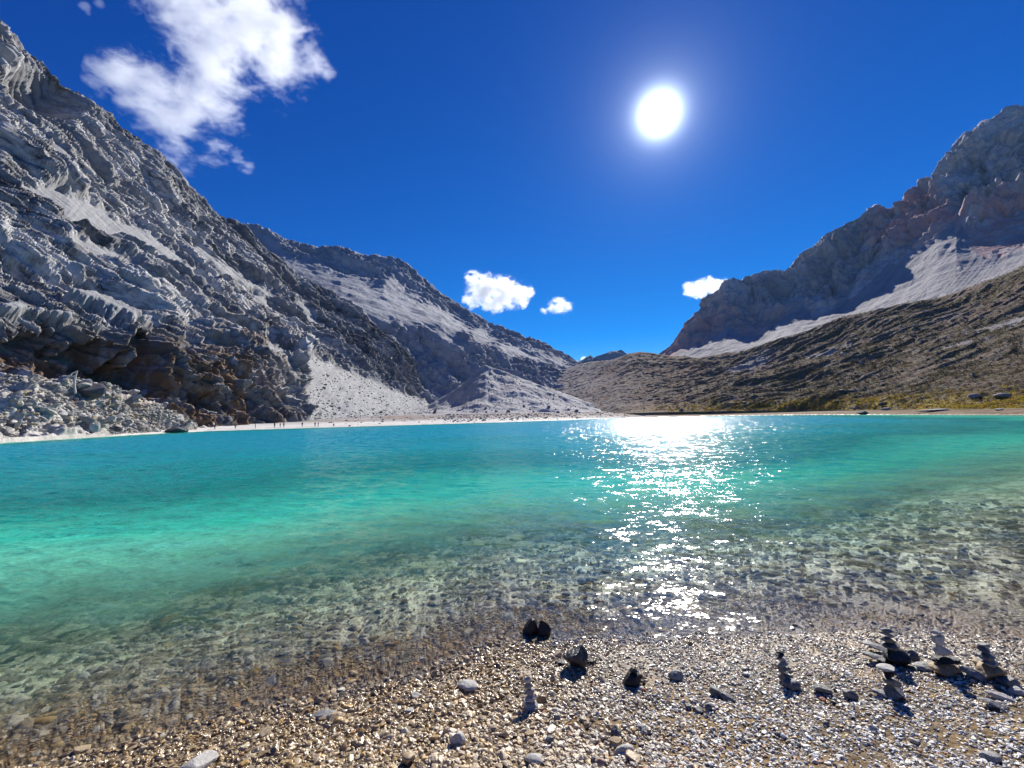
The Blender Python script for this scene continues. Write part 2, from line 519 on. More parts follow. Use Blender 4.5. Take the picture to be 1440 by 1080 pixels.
def dispA(P, u, w, v, N):
    fan = np.clip(sstep(-3, 5, poly_sd(u, w, fanA) + 3 * fbm(np.stack([u * 0.06, w * 0.06, u * 0], -1), 3)), 0, 1)
    st = np.zeros_like(u)
    for s in streakA:
        st = np.maximum(st, sstep(-3, 4, poly_sd(u, w, s) + 5 * fbm(np.stack([u * 0.05, w * 0.05, u * 0 + 5], -1), 4)))
    rough = 1 - np.maximum(fan, 0.9 * st)
    rc = np.stack([P @ bA[0], P @ bA[1], P @ bA[2]], -1)
    warp = fbm(P / 60.0, 3)
    W3 = np.stack([warp, fbm(P / 45.0 + 30, 2), fbm(P / 50.0 + 60, 2)], -1)
    big = fbm(stretch(P, bA, (150, 60, 60)) + 0.2 * W3, 3)
    t1 = terr(fbm(stretch(P, bA, (140, 28, 28)) + 0.14 * W3 + 5, 4, 0.5), 5, 0.80, 0.3)
    t2 = terr(fbm(stretch(P, bA, (60, 10, 10)) + 0.14 * W3 + 15, 4, 0.5), 5, 0.78, 0.3)
    t3 = terr(fbm(stretch(P, bA, (16, 3.2, 3.2)) + 0.14 * W3 + 25, 4, 0.55), 4, 0.74, 0.3)
    b1 = blocks3(stretch(P, bA, (60, 10, 8)) + 0.12 * W3)
    b2 = blocks3(stretch(P, bA, (20, 3.4, 2.9)) + 0.14 * W3 + 40)
    b3 = blocks3(stretch(P, bA, (7, 1.4, 1.2)) + 0.14 * W3 + 80)
    bv = blocks3(np.stack([P[..., 0] / 5, P[..., 1] / 5, P[..., 2] / 13], -1) + 0.14 * W3 + 13) + 0.5 * blocks3(np.stack([P[..., 0] / 2.2, P[..., 1] / 2.2, P[..., 2] / 4], -1) + 33)
    # joints cutting across the plates, and deep gullies
    crk = np.clip(1 - np.abs(perlin(stretch(P, bA, (16, 40, 40)) + 0.5 * W3 + 8)) * 7, 0, 1) ** 2
    gul = np.clip(1 - np.abs(perlin(stretch(P, bA, (130, 42, 42)) + 0.3 * W3 + 3)) * 4, 0, 1) ** 2
    fine = fbm(P / 4.5, 5, 0.62)
    medr = 0.5 * fbm(P / 22, 3)
    # bedding ledges: out-jutting steps across the dip
    s = P[..., 2] + 0.42 * P[..., 0] + 0.05 * P[..., 1] + 7 * warp
    ph = s / 9.5
    saw = (ph - np.floor(ph))
    led = np.where(saw < 0.75, saw / 0.75, (1 - saw) / 0.25)
    ph2 = s / 3.1 + 0.4 * medr
    saw2 = ph2 - np.floor(ph2)
    led2 = np.where(saw2 < 0.7, saw2 / 0.7, (1 - saw2) / 0.3)
    dist = P[..., 1]
    low = sstep(380, 150, dist)
    keep = np.where(v > 0.9, 1 - 0.75 * sstep(0.9, 1.0, v), 1.0)
    # hollow overhangs near the foot
    cave = np.zeros_like(u)
    jag = 13 * fbm(np.stack([u * 0.06, w * 0.05, 0 * u + 4], -1), 5, 0.6)
    for cx, top, bot, rx, a in ((216, 455, 590, 16, 20), (180, 500, 575, 34, 16), (120, 470, 560, 44, 17), (40, 450, 545, 52, 15), (-60, 455, 560, 60, 12), (275, 555, 600, 44, 8), (403, 540, 590, 8, 6), (354, 545, 592, 9, 6)):
        side = np.exp(-np.abs((u - cx + 0.25 * jag) / rx) ** 3.5)
        cave = np.maximum(cave, 0.68 * a * side * sstep(top - 3, top + 5, w + jag) * (1 - sstep(bot - 45, bot, w + 0.4 * jag)))
    vec = np.stack([-0.95 * cave, 0.25 * cave, 0 * cave], -1)
    hol = 0.0
    for cx, cy_, rx, ry, a in ((62, 130, 42, 34, 26),):
        e = ((u - cx - 0.6 * (w - cy_)) / rx) ** 2 + ((w - cy_) / ry) ** 2
        hol = hol + a * np.exp(-e ** 2.2)
    d = big * 12 * keep + t1 * 5.0 * (0.3 + 0.7 * keep) + t2 * 1.9 * (0.4 + 0.6 * keep) + t3 * 1.3 + fine * 0.45 + b1 * 2.3 * (0.4 + 0.6 * keep) + b2 * 1.3 + b3 * 0.6 + bv * 1.6 * sstep(455, 520, w) - crk * 1.1 - gul * 5 * keep
    d = d + (led * 1.6 + led2 * 0.7) * (0.25 + 0.75 * low)
    d = d * rough * np.clip(0.45 + P[..., 1] / 420, 0, 1.15) + (1 - rough) * (fbm(P / 30, 3) * 1.5 - 0.6)
    d = d + fan * 0.5 * fbm(np.stack([u * 0.10 + 0.085 * w + 0.8 * warp, w * 0.02, u * 0], -1), 5, 0.6)
    d = d * (1 - 0.15 * np.clip(cave / 14, 0, 1)) - hol
    och = sstep(430, 500, w) * sstep(440, 330, u + 0 * w)
    return d, {'scree': np.maximum(fan, st * 0.9), 'ochre': och, 'rc': rc, '_vec': vec, 'dark_rock': np.maximum(sstep(400, 470, u), sstep(40, 10, (w - np.interp(u, [a[0] for a in ridgeA], [a[1] for a in ridgeA])) + 12 * warp)), 'flow': np.stack([u * 0.16 + 0.14 * w + 2.5 * warp, w * 0.03, u * 0], -1)}


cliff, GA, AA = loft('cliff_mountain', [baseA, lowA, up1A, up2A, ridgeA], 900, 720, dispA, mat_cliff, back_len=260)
tag(cliff, 'huge steep grey limestone mountainside rising out of the left edge', 'mountain', kind='structure')

# ------------------------------------------------------------------ rubble apron below it
topH = [(-300, 515, 100), (-100, 520, 104), (0, 530, 112), (40, 536, 116), (80, 536, 119), (110, 540, 122), (140, 548, 127), (170, 555, 133), (200, 566, 139), (230, 578, 146), (260, 592, 151), (285, 601, 154), (305, 606, 155)]
botH = [(-300, 640, 58), (-100, 624, 70), (0, 616, 80), (40, 614, 83), (80, 613, 87), (110, 612, 91), (140, 611, 96), (170, 610, 102), (200, 609, 109), (230, 608, 118), (260, 607, 128), (285, 606.5, 138), (305, 606.3, 150)]


topH = nearer(topH, 0.80); botH = nearer(botH, 0.84, 0, 200)


def dispH(P, u, w, v, N):
    b = terr(fbm(P / 7.0, 4, 0.55), 4, 0.55, 0.3) * 3.0
    fine = fbm(P / 1.6, 4, 0.62) * 0.35
    edge = sstep(0, 0.05, v)
    return (b + fine + fbm(P / 22, 2) * 1.6) * edge, {'scree': 0 * u, 'ochre': sstep(150, 210, u) * sstep(610, 560, w) * 0.7, 'rc': P, 'flow': P * 0.2}


rubble, GH, _ = loft('rubble_slope', [botH, topH], 520, 190, dispH, mat_rubble, back_len=25, back=0.6)
tag(rubble, 'pale slope of broken boulders at the foot of the left cliff', 'rubble slope', kind='structure')

# ------------------------------------------------------------------ second mountain with the pale bowl
ridgeB = [(280, 330, 1120), (345, 314, 1150), (360, 317, 1150), (385, 327, 1150), (400, 333, 1150), (430, 345, 1160), (447, 349, 1160), (458, 346, 1160), (470, 347, 1160), (500, 355, 1170), (520, 361, 1170), (527, 359, 1170), (555, 364, 1180), (570, 371, 1180), (590, 388, 1190),
          (605, 402, 1200), (625, 416, 1200), (660, 438, 1210), (700, 460, 1220), (725, 471, 1225), (740, 475, 1230), (760, 477, 1240), (775, 486, 1250), (800, 499, 1270), (818, 509, 1280), (850, 530, 1300)]
bandB = [(280, 378, 1060), (400, 372, 1060), (480, 382, 1060), (540, 392, 1070), (590, 415, 1090), (640, 448, 1120), (700, 475, 1150), (760, 495, 1180), (818, 515, 1240), (850, 534, 1260)]
bowlB = [(280, 460, 820), (400, 440, 800), (480, 430, 800), (560, 450, 800), (620, 455, 830), (680, 478, 880), (740, 500, 960), (800, 520, 1080), (850, 540, 1140)]
clifB = [(280, 560, 680), (540, 540, 690), (600, 540, 690), (640, 545, 690), (700, 548, 730), (760, 548, 800), (800, 545, 880), (850, 552, 960)]
baseB = [(280, 592, 560), (560, 588, 560), (640, 586, 560), (700, 584, 580), (760, 583, 600), (850, 580, 650)]
bowl = [(350, 318), (400, 348), (440, 366), (490, 378), (540, 402), (570, 400), (600, 425), (640, 445), (670, 460), (720, 484), (800, 512), (820, 522), (770, 515), (700, 492), (655, 476), (640, 490), (600, 462), (560, 458), (500, 470), (420, 420), (340, 350)]
snowB = [(548, 384), (560, 379), (568, 384), (562, 398), (550, 408), (543, 406)]
def swing(rows, k=0.72):
    return [(a, b, c * (k + (1 - k) * min(1, max(0, (a - 280) / 480.0)))) for a, b, c in rows]


ridgeB, bandB, bowlB, clifB = [swing(r_) for r_ in (ridgeB, bandB, bowlB, clifB)]
bB = basis((0.85, 0.15, -0.5), (0, -0.4, 1))


def dispB(P, u, w, v, N):
    bw = sstep(-10, 10, poly_sd(u, w, bowl) + 12 * fbm(np.stack([u * 0.03, w * 0.03, u * 0], -1), 4))
    bw = np.maximum(bw, sstep(-3, 3, poly_sd(u, w, snowB) + 3 * fbm(np.stack([u * 0.1, w * 0.1, u * 0], -1), 3)))
    rough = 1 - 0.85 * bw
    keep = 1 - 0.75 * sstep(0.88, 1.0, v)
    rc = np.stack([P @ bB[0], P @ bB[1], P @ bB[2]], -1)
    wp = fbm(P / 120, 3)[..., None]
    big = fbm(stretch(P, bB, (300, 130, 130)) + 0.2 * wp, 3)
    t1 = terr(fbm(stretch(P, bB, (170, 55, 55)) + 0.3 * wp, 4), 5, 0.6, 0.2)
    t2 = terr(fbm(stretch(P, bB, (60, 20, 20)) + 0.3 * wp + 9, 4), 4, 0.6, 0.2)
    vert = terr(fbm(np.stack([P[..., 0] / 45, P[..., 1] / 45, P[..., 2] / 200], -1) + 0.2 * wp, 5, 0.55), 5, 0.55, 0.25)
    fine = fbm(P / 12, 4, 0.6)
    cl = sstep(440, 470, w) * sstep(585, 550, w) * sstep(840, 740, u)
    d = big * 16 * keep + t1 * 11 * (0.2 + 0.8 * keep) + t2 * 5 * (0.4 + 0.6 * keep) + fine * 1.2 + cl * vert * 15 + 2.6 * blocks3(P / 18 + 0.3 * wp) + 1.2 * blocks3(P / 7 + 9)
    s = P[..., 2] + 0.25 * P[..., 0] + 14 * fbm(P / 120, 3)
    ph = s / 26; saw = ph - np.floor(ph)
    d = d + 5 * np.where(saw < 0.75, saw / 0.75, (1 - saw) / 0.25) * keep * sstep(500, 420, w)
    d = d - cl * 22 * np.exp(-(((u - 640) / 70) ** 2 + ((w - 520) / 26) ** 2))
    return d * rough + fbm(P / 60, 4) * 4 * bw, {'scree': bw * 0.8, 'ochre': 0 * u, 'rc': rc, 'flow': np.stack([u * 0.08 - 0.07 * w, w * 0.02, u * 0], -1)}


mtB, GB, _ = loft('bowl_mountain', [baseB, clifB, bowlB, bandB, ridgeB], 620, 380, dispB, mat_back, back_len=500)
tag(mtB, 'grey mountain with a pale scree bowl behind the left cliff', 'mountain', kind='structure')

# ------------------------------------------------------------------ moraine cone
ridgeC = [(560, 590, 540), (600, 572, 529), (625, 557, 523), (640, 548, 519), (655, 536, 517), (664, 526, 517), (674, 517, 517), (683, 513, 517), (693, 516, 517), (710, 521, 519), (740, 534, 523), (780, 549, 531), (820, 564, 540), (850, 574, 547), (890, 588, 552)]
midC = [(560, 586, 436), (610, 578, 436), (650, 570, 436), (683, 556, 436), (720, 558, 438), (780, 570, 445), (840, 583, 451), (890, 590, 457)]
baseC = [(560, 584, 372), (683, 583, 372), (780, 583, 376), (890, 588, 382)]


def dispC(P, u, w, v, N):
    rib = billow(np.stack([(u - 683) / (w - 470) * 9, w * 0.01, u * 0], -1), 4, 0.6)
    return (rib * 0.3 + fbm(P / 45, 3) * 5 + fbm(P / 14, 5) * 1.3) * sstep(0, 0.12, v) * (1 - 0.6 * sstep(0.9, 1, v)), {'scree': sstep(0.2, 0.6, v * 0.6 + 0.4 * fbm(P / 25, 3)), 'ochre': 0 * u, 'rc': P, 'flow': np.stack([(u - 683) / (w - 470) * 4 + 0.8 * fbm(P / 30, 3), w * 0.05, u * 0], -1)}


cone, GC, _ = loft('moraine', [baseC, midC, ridgeC], 420, 150, dispC, mat_moraine, back_len=90, back=0.6)
tag(cone, 'pale grey pointed moraine mound in the middle of the valley', 'moraine', kind='structure')

# ------------------------------------------------------------------ brown hillside on the right
ridgeF = [(620, 560, 860), (680, 545, 920), (720, 538, 970), (760, 530, 1010), (795, 520, 1050), (815, 512, 1060), (832, 508.5, 1030), (845, 507.5, 980), (858, 506.5, 930), (870, 503, 900), (885, 497, 885), (900, 494.5, 870), (915, 496, 860), (930, 499, 845), (960, 502, 800), (1000, 503, 720), (1040, 494, 650), (1060, 489, 632), (1100, 479, 600), (1135, 468, 575), (1150, 461, 565), (1180, 449, 545), (1200, 444, 530),
          (1260, 430, 490), (1340, 410, 445), (1400, 390, 405), (1440, 370, 385), (1520, 325, 360), (1620, 280, 340), (1760, 215, 320), (1900, 150, 310)]
midF = [(620, 572, 720), (700, 563, 760), (760, 555, 780), (800, 551, 770), (835, 548, 700), (870, 545, 610), (950, 538, 560), (1050, 528, 460), (1150, 510, 400), (1250, 500, 345), (1350, 490, 290), (1440, 470, 255), (1600, 430, 220), (1900, 380, 200)]
lowF = [(620, 582, 620), (760, 576, 620), (810, 574, 580), (870, 572, 440), (950, 568, 405), (1050, 564, 350), (1150, 560, 292), (1250, 558, 238), (1350, 555, 196), (1440, 550, 172), (1600, 545, 140), (1900, 540, 122)]
baseF = [(620, 590, 560), (770, 586, 560), (820, 584, 500), (855, 583, 430), (900, 580.5, 372), (1000, 578.5, 352), (1100, 577, 310), (1180, 576.5, 262), (1250, 576, 215), (1340, 576, 172), (1440, 575, 142), (1600, 574, 108), (1900, 572, 80)]
paleF = [[(1355, 470), (1400, 452), (1440, 440), (1470, 435), (1440, 455), (1390, 470)], [(1120, 498), (1165, 485), (1200, 478), (1170, 492)], [(1320, 495), (1370, 482), (1400, 480), (1350, 497)],
         [(1020, 516), (1060, 500), (1085, 497), (1060, 512), (1030, 522)], [(1195, 430), (1260, 400), (1290, 396), (1230, 425)]]
bF = basis(at(1440, 425, 300) - at(1060, 570, 335), (0, 0, 1))


def dispF(P, u, w, v, N):
    # low ribs running down and across the slope
    q = stretch(P, bF, (7.0, 1.0, 1.0))
    rib = ridged(q / 11 + 0.3 * fbm(P / 45, 2)[..., None], 4, 0.55) - 0.7
    lump = billow(P / 14, 4, 0.55)
    roll_ = fbm(P / 90, 3)
    e = sstep(0.0, 0.06, v) * (1 - 0.5 * sstep(0.92, 1, v))
    far = np.clip(P[..., 1] / 420, 0.45, 1.6)
    pale = np.zeros_like(u)
    for s in paleF:
        pale = np.maximum(pale, sstep(-2, 4, poly_sd(u, w, s) + 6 * fbm(np.stack([u * 0.05, w * 0.1, u * 0], -1), 4)))
    # dark knoll on the pass
    veg = sstep(900, 1120, u) * sstep(0.0, 0.4, 0.75 - 0.5 * v + 0.8 * fbm(P / 40, 4))
    near = sstep(0.16, 0.03, v) * sstep(850, 1000, u)
    d = (rib * 1.5 * (1 - 0.5 * pale) + lump * 0.8 + roll_ * 9 * sstep(860, 1020, u)) * e * far * (0.55 + 0.45 * sstep(860, 1000, u))
    d += 0.5 * far * fbm(P / 5, 4) * e
    return d, {'scree': np.maximum(pale, sstep(930, 800, u + 40 * fbm(P / 60, 4)) * 0.75 + 0 * pale), 'veg': veg, 'near': near, 'ochre': 0 * u}


m = NT('alpine_turf')
p = m.pos()
n1 = m.noise(0.05, 8, 0.65, p); n2 = m.noise(0.35, 8, 0.7, p, 0.5); n3 = m.noise(0.018, 5, 0.6, p)
c = m.mix(m.ramp(n2, [(0.38, 0.0), (0.62, 1.0)]), (0.085, 0.060, 0.042), (0.215, 0.155, 0.110))
c = m.mix(m.ramp(n1, [(0.48, 0.0), (0.62, 0.8)]), c, (0.24, 0.195, 0.165))
c = m.mix(m.math('MULTIPLY', m.attr('veg'), m.ramp(m.noise(0.12, 6, 0.7, p), [(0.45, 0.0), (0.58, 0.75)])), c, (0.10, 0.088, 0.036))
c = m.mix(m.math('MULTIPLY', m.attr('near'), m.ramp(m.noise(0.11, 5, 0.7, m.vscale(p, (1, 0.6, 1))), [(0.42, 0.0), (0.60, 0.9)])), c, (0.40, 0.29, 0.05))
c = m.mix(m.math('MULTIPLY', m.math('SUBTRACT', 1.0, m.attr('veg')), m.ramp(n3, [(0.45, 0.0), (0.6, 0.5)])), c, (0.22, 0.13, 0.08))
c = m.mix(m.math('MULTIPLY', m.attr('scree'), m.ramp(n2, [(0.35, 0.2), (0.6, 1.0)])), c, (0.33, 0.315, 0.325))
m.principled(c, 0.95, 0.1, m.bump(m.noise(0.8, 8, 0.7, p, 0.4), 0.9, 1.6))
hill, GF, AF = loft('hillside', [baseF, lowF, midF, ridgeF], 900, 330, dispF, m.mat, back_len=160, back=0.3)
tag(hill, 'long brown alpine hillside sloping down to the right shore', 'hillside', kind='structure')

# ------------------------------------------------------------------ crags on the right
ridgeG = [(860, 512, 1250), (900, 506, 1240), (922, 499, 1230), (940, 488, 1220), (952, 474, 1210), (962, 461, 1205), (975, 443, 1200), (988, 428, 1195), (1000, 418, 1190), (1012, 410, 1185), (1030, 398, 1180), (1045, 387, 1175), (1060, 381, 1170), (1078, 380, 1165), (1092, 378, 1160), (1100, 377, 1160), (1115, 364, 1150), (1130, 355, 1145),
          (1150, 343, 1135), (1168, 328, 1125), (1185, 314, 1120), (1204, 301, 1110), (1220, 289, 1100), (1230, 287, 1098), (1240, 291, 1095), (1255, 287, 1085), (1268, 276, 1075), (1282, 262, 1065), (1296, 250, 1060), (1304, 249, 1058), (1310, 254, 1055), (1318, 240, 1040), (1332, 224, 1030), (1348, 206, 1020), (1362, 192, 1010), (1378, 179, 1000), (1395, 164, 990), (1410, 154, 985), (1422, 151, 980), (1445, 152, 970), (1500, 150, 950), (1560, 175, 930), (1700, 190, 900), (1900, 160, 880)]
maskG = [(860, 516, 1180), (920, 508, 1120), (950, 499, 1070), (985, 485, 1020), (1005, 471, 995), (1022, 459, 980), (1040, 470, 965), (1064, 474, 945), (1088, 460, 925), (1112, 438, 912), (1128, 430, 905), (1145, 446, 892), (1168, 440, 878), (1192, 424, 862), (1222, 398, 845), (1250, 374, 825), (1290, 352, 808), (1320, 336, 798), (1337, 318, 790), (1346, 298, 785), (1356, 325, 770), (1376, 350, 735), (1405, 358, 715), (1440, 346, 700), (1560, 300, 680), (1900, 250, 640)]
footG = [(860, 516, 1180), (920, 508, 1120), (950, 498, 1070), (985, 480, 1020), (1022, 468, 985), (1064, 464, 950), (1112, 447, 915), (1145, 444, 895), (1192, 436, 865), (1222, 418, 845), (1260, 392, 825), (1290, 370, 808), (1320, 346, 795), (1345, 332, 782), (1376, 338, 750), (1405, 340, 722), (1440, 334, 700), (1560, 290, 680), (1900, 250, 640)]
baseG = [(860, 535, 1000), (920, 522, 930), (960, 516, 860), (1000, 514, 780), (1040, 506, 715), (1100, 484, 670), (1150, 472, 635), (1200, 465, 600), (1260, 452, 560), (1340, 432, 515), (1400, 412, 475), (1440, 395, 455), (1560, 350, 430), (1900, 260, 400)]
redG = [(1400, 140), (1330, 215), (1290, 250), (1310, 256), (1345, 300), (1380, 290), (1450, 260), (1500, 340), (1400, 380), (1330, 330), (1280, 350), (1200, 330), (1230, 290)]
crag = [(1355, 335), (1400, 300), (1460, 290), (1460, 335), (1420, 350), (1370, 362)]
bG = basis((0.7, -0.2, 0.65), (0, -0.5, 1))


def dispG(P, u, w, v, N):
    foot = np.interp(u[:, 0], [a[0] for a in maskG], [a[1] for a in maskG])[:, None]
    jag = 6 * fbm(np.stack([u * 0.06, w * 0.02, 0 * u + 3], -1), 5)
    sc = sstep(-4, 5, w - foot + jag)
    cr = sstep(-3, 3, poly_sd(u, w, crag) + 8 * fbm(np.stack([u * 0.04, w * 0.04, u * 0], -1), 4))
    out = sstep(0.32, 0.5, fbm(np.stack([u * 0.03, w * 0.05, u * 0 + 8], -1), 4)) * sstep(1180, 1300, u)
    sc = sc * (1 - np.maximum(cr, out))
    keep = 1 - 0.7 * sstep(0.9, 1.0, v)
    rc = np.stack([P[..., 2], P[..., 0], P[..., 1]], -1)
    wp = fbm(P / 110, 3)[..., None]
    vert = terr(fbm(np.stack([P[..., 0] / 95, P[..., 1] / 95, P[..., 2] / 330], -1) + 0.25 * wp, 4, 0.5), 5, 0.5, 0.3)
    t2 = terr(fbm(np.stack([P[..., 0] / 34, P[..., 1] / 34, P[..., 2] / 80], -1) + 0.3 * wp + 7, 4, 0.5), 4, 0.55, 0.25)
    big = fbm(stretch(P, bG, (330, 170, 170)), 3)
    gul = np.clip(1 - np.abs(perlin(np.stack([P[..., 0] / 120, P[..., 1] / 120, P[..., 2] / 420], -1) + 0.25 * wp + 2)) * 5, 0, 1) ** 2
    fine = fbm(P / 13, 5, 0.58)
    d = vert * 46 * keep + big * 26 * keep + t2 * 11 * (0.4 + 0.6 * keep) + fine * 1.8 + 9 * blocks3(np.stack([P[..., 0] / 42, P[..., 1] / 42, P[..., 2] / 100], -1) + 0.3 * wp) * (0.6 + 0.4 * keep) + 2.6 * blocks3(np.stack([P[..., 0] / 15, P[..., 1] / 15, P[..., 2] / 26], -1) + 0.3 * wp + 20) + 0.8 * blocks3(P / 6.5 + 50) - gul * 16 * keep
    ph = (P[..., 2] - 0.5 * P[..., 0] * 0.5 + 16 * fbm(P / 130, 3)) / 30
    saw = ph - np.floor(ph)
    d = d + 6 * np.where(saw < 0.7, saw / 0.7, (1 - saw) / 0.3) * keep
    # the gully with a pale tongue below it
    d = d - 30 * np.exp(-((u - 1342 + 0.35 * (w - 300)) / 7) ** 2) * sstep(200, 260, w) * (1 - sc)
    fl = billow(np.stack([u * 0.16 + w * 0.13, w * 0.01, u * 0], -1), 4, 0.6)
    d = d * (1 - 0.7 * np.maximum(cr, out)) * np.clip(0.15 + (foot - w - jag) / 40, 0.15, 1)
    d = d * (1 - sc) + sc * (fl * 0.5 + fbm(P / 50, 3) * 3)
    och = np.maximum(sstep(-20, 20, poly_sd(u, w, redG)), sstep(400, 470, w) * sstep(1250, 1000, u) * 0.75)
    return d, {'scree': sc, 'ochre': och, 'rc': rc, 'flow': np.stack([u * 0.10 + w * 0.085, w * 0.012, u * 0], -1)}


mtG, GG, _ = loft('crag_mountain', [baseG, footG, ridgeG], 760, 470, dispG, mat_purple, back_len=500)
tag(mtG, 'dark violet grey crags with white scree fans above the brown hillside', 'mountain', kind='structure')

# ------------------------------------------------------------------ far blue peak seen through the pass
ridgeE = [(790, 520, 3600), (812, 510, 3600), (819, 506, 3600), (825, 502, 3600), (830, 500, 3600), (834, 503, 3600), (838, 500, 3600), (848, 497, 3600), (860, 494, 3600), (868, 493, 3600), (873, 490.5, 3600), (878, 494, 3600), (884, 499, 3600), (895, 505, 3600), (920, 515, 3600)]
baseE = [(790, 540, 3200), (920, 540, 3200)]


def dispE(P, u, w, v, N):
    return (ridged(P / 160, 5) - 0.8) * 22 * (1 - 0.6 * sstep(.8, 1, v)), {'scree': 0 * u, 'ochre': 0 * u, 'rc': P, 'flow': P * 0.01}


pk, GE, _ = loft('far_peak', [baseE, ridgeE], 220, 60, dispE, mat_peak, back_len=600)
tag(pk, 'small blue distant peak seen through the gap of the pass', 'mountain', kind='structure')
# ------------------------------------------------------------------ shoreline
near_px = [(-500, 1250), (-200, 1150), (0, 1098), (150, 1066), (300, 1034), (500, 984), (620, 943), (700, 918), (800, 908), (900, 903), (1050, 893), (1200, 886), (1300, 893), (1440, 908), (1700, 945)]
NS = np.array([on_plane(a, b) for a, b in near_px])[:, :2]
NS = np.vstack([[-60, NS[0, 1] - 14], [-14, NS[0, 1] - 4.0], NS, [14, NS[-1, 1] + 0.6], [60, NS[-1, 1] + 14]])
NS = NS[np.argsort(NS[:, 0])]
far_px = [(-400, 655), (-200, 639), (0, 622.5), (150, 614), (290, 606.5), (400, 603), (500, 600), (600, 597), (700, 594), (800, 590.5), (900, 587), (1000, 585), (1100, 583.7), (1250, 583.2), (1440, 583.5), (1650, 587), (1900, 592)]
FS = np.array([on_plane(a, b) for a, b in far_px])[:, :2]
f_az = np.arctan2(FS[:, 0], FS[:, 1]); f_r = np.hypot(FS[:, 0], FS[:, 1])


def far_radius(az):
    return np.interp(az, f_az, f_r)


def shore_y(x):
    return np.interp(x, NS[:, 0], NS[:, 1])


def ground_z(x, y):
    x = np.asarray(x, float); y = np.asarray(y, float)
    az = np.arctan2(x, y); r = np.hypot(x, y)
    d = y - shore_y(x) + 0.10 * fbm(np.stack([x * 0.9, y * 0.9, 0 * x], -1), 3)
    shelf = 1 - 0.50 * sstep(0.30, 0.95, az) + 0.30 * sstep(-0.2, -0.8, az)
    dd = np.maximum(d, 0) * shelf
    depth = np.interp(dd, [0, 1.0, 2.5, 4.5, 7, 10, 16, 30, 80], [0, 0.09, 0.26, 0.55, 1.1, 2.1, 4.6, 9.5, 16])
    beach = np.interp(-d, [0, 0.4, 3, 6, 30], [0, 0.05, 0.42, 0.72, 2.5])
    z = np.where(d > 0, -depth, beach)
    fd = far_radius(az) - r
    slope = np.interp(az, [-0.9, 0.3, 0.75, 1.0], [0.55, 0.30, 0.07, 0.05])
    far_depth = np.maximum(fd, 0) * slope
    z = np.where((d > 0) & (fd > 0), -np.minimum(depth, far_depth), z)
    rise = np.interp(-fd, [0, 2, 8, 60, 160, 500, 6000], [0, 0.25, 0.7, 2.6, 6.2, 11.5, 40])
    z = np.where(fd <= 0, rise, z)
    # stony unevenness
    z = z + np.where(r < 60, 0.03 * fbm(np.stack([x * 2.2, y * 2.2, 0 * x], -1), 4) * np.clip(np.abs(d) * 1.5, 0.15, 1.0), 0.0)
    z = z + np.where((r < 60) & (d > 0), 0.16 * fbm(np.stack([x * 0.7 + 5, y * 0.9, 0 * x], -1), 4) * np.clip(dd / 5, 0, 1), 0)
    return z


# ------------------------------------------------------------------ one ground sheet: beach, lake bed, valley floor
az = np.concatenate([np.linspace(-math.pi, -1.15, 60)[:-1], np.linspace(-1.15, 1.15, 800), np.linspace(1.15, math.pi, 60)[1:]])
rr = np.concatenate([np.linspace(0.0, 1.6, 8)[:-1], np.geomspace(1.6, 30, 420)[:-1], np.geomspace(30, 600, 330)[:-1], np.geomspace(600, 9000, 40)])
AZ, RR = np.meshgrid(az, rr, indexing='ij')
GX = RR * np.sin(AZ); GY = RR * np.cos(AZ)
GZ = ground_z(GX, GY)
behind = np.abs(AZ) > 1.6
GZ = np.where(behind, np.interp(RR, [0, 6, 30, 9000], [0.72, 0.8, 2.5, 60]), GZ)
FD = RR - far_radius(AZ)
me = raw_mesh('ground', np.stack([GX, GY, GZ], -1).reshape(-1, 3), grid_faces(len(az), len(rr)))
NSD = (GY - shore_y(GX))
attr_f(me, 'wet', sstep(-1.5, -0.25, NSD) * (FD < 0.5))
attr_f(me, 'under', sstep(0.4, 3.0, NSD))
attr_f(me, 'inland', np.clip(FD, 0, 400) / 400.0)
attr_f(me, 'sand', sstep(0.36, 0.10, AZ + 0 * RR) * 1.0)

m = NT('shore_gravel')
p = m.pos()
vo = m.n('ShaderNodeTexVoronoi'); vo.inputs['Scale'].default_value = 26; m.l(p, vo.inputs['Vector'])
cv = m.n('ShaderNodeSeparateColor'); m.l(vo.outputs['Color'], cv.inputs[0])
near = m.mix(cv.outputs[0], (0.06, 0.045, 0.03), (0.27, 0.205, 0.13))
near = m.mix(m.ramp(m.noise(1.1, 5, 0.6, p), [(0.45, 0), (0.6, 0.6)]), near, (0.26, 0.17, 0.075))
bed = m.mix(m.ramp(m.noise(1.25, 9, 0.72, m.vscale(p, (0.6, 1.4, 1)), 1.0), [(0.44, 0.0), (0.55, 1.0)]), (0.06, 0.065, 0.034), (0.84, 0.81, 0.58))  # algae mottling; its stretched streaks also paint in ripple light and dark
c = m.mix(m.attr('under'), near, bed)
inl = m.attr('inland')
sandc = m.mix(m.ramp(m.noise(0.25, 7, 0.7, p), [(0.35, 0), (0.65, 1)]), (0.50, 0.48, 0.44), (0.66, 0.64, 0.60))
plain = m.mix(m.ramp(m.noise(0.10, 8, 0.72, p), [(0.38, 0), (0.62, 1)]), (0.20, 0.185, 0.18), (0.40, 0.38, 0.37))
plain = m.mix(m.ramp(m.noise(0.03, 6, 0.65, m.vscale(p, (0.7, 1.6, 1))), [(0.50, 0), (0.60, 0.75)]), plain, (0.22, 0.14, 0.09))
brown = m.mix(m.ramp(m.noise(0.2, 7, 0.7, p), [(0.38, 0), (0.62, 1)]), (0.10, 0.07, 0.045), (0.24, 0.17, 0.11))
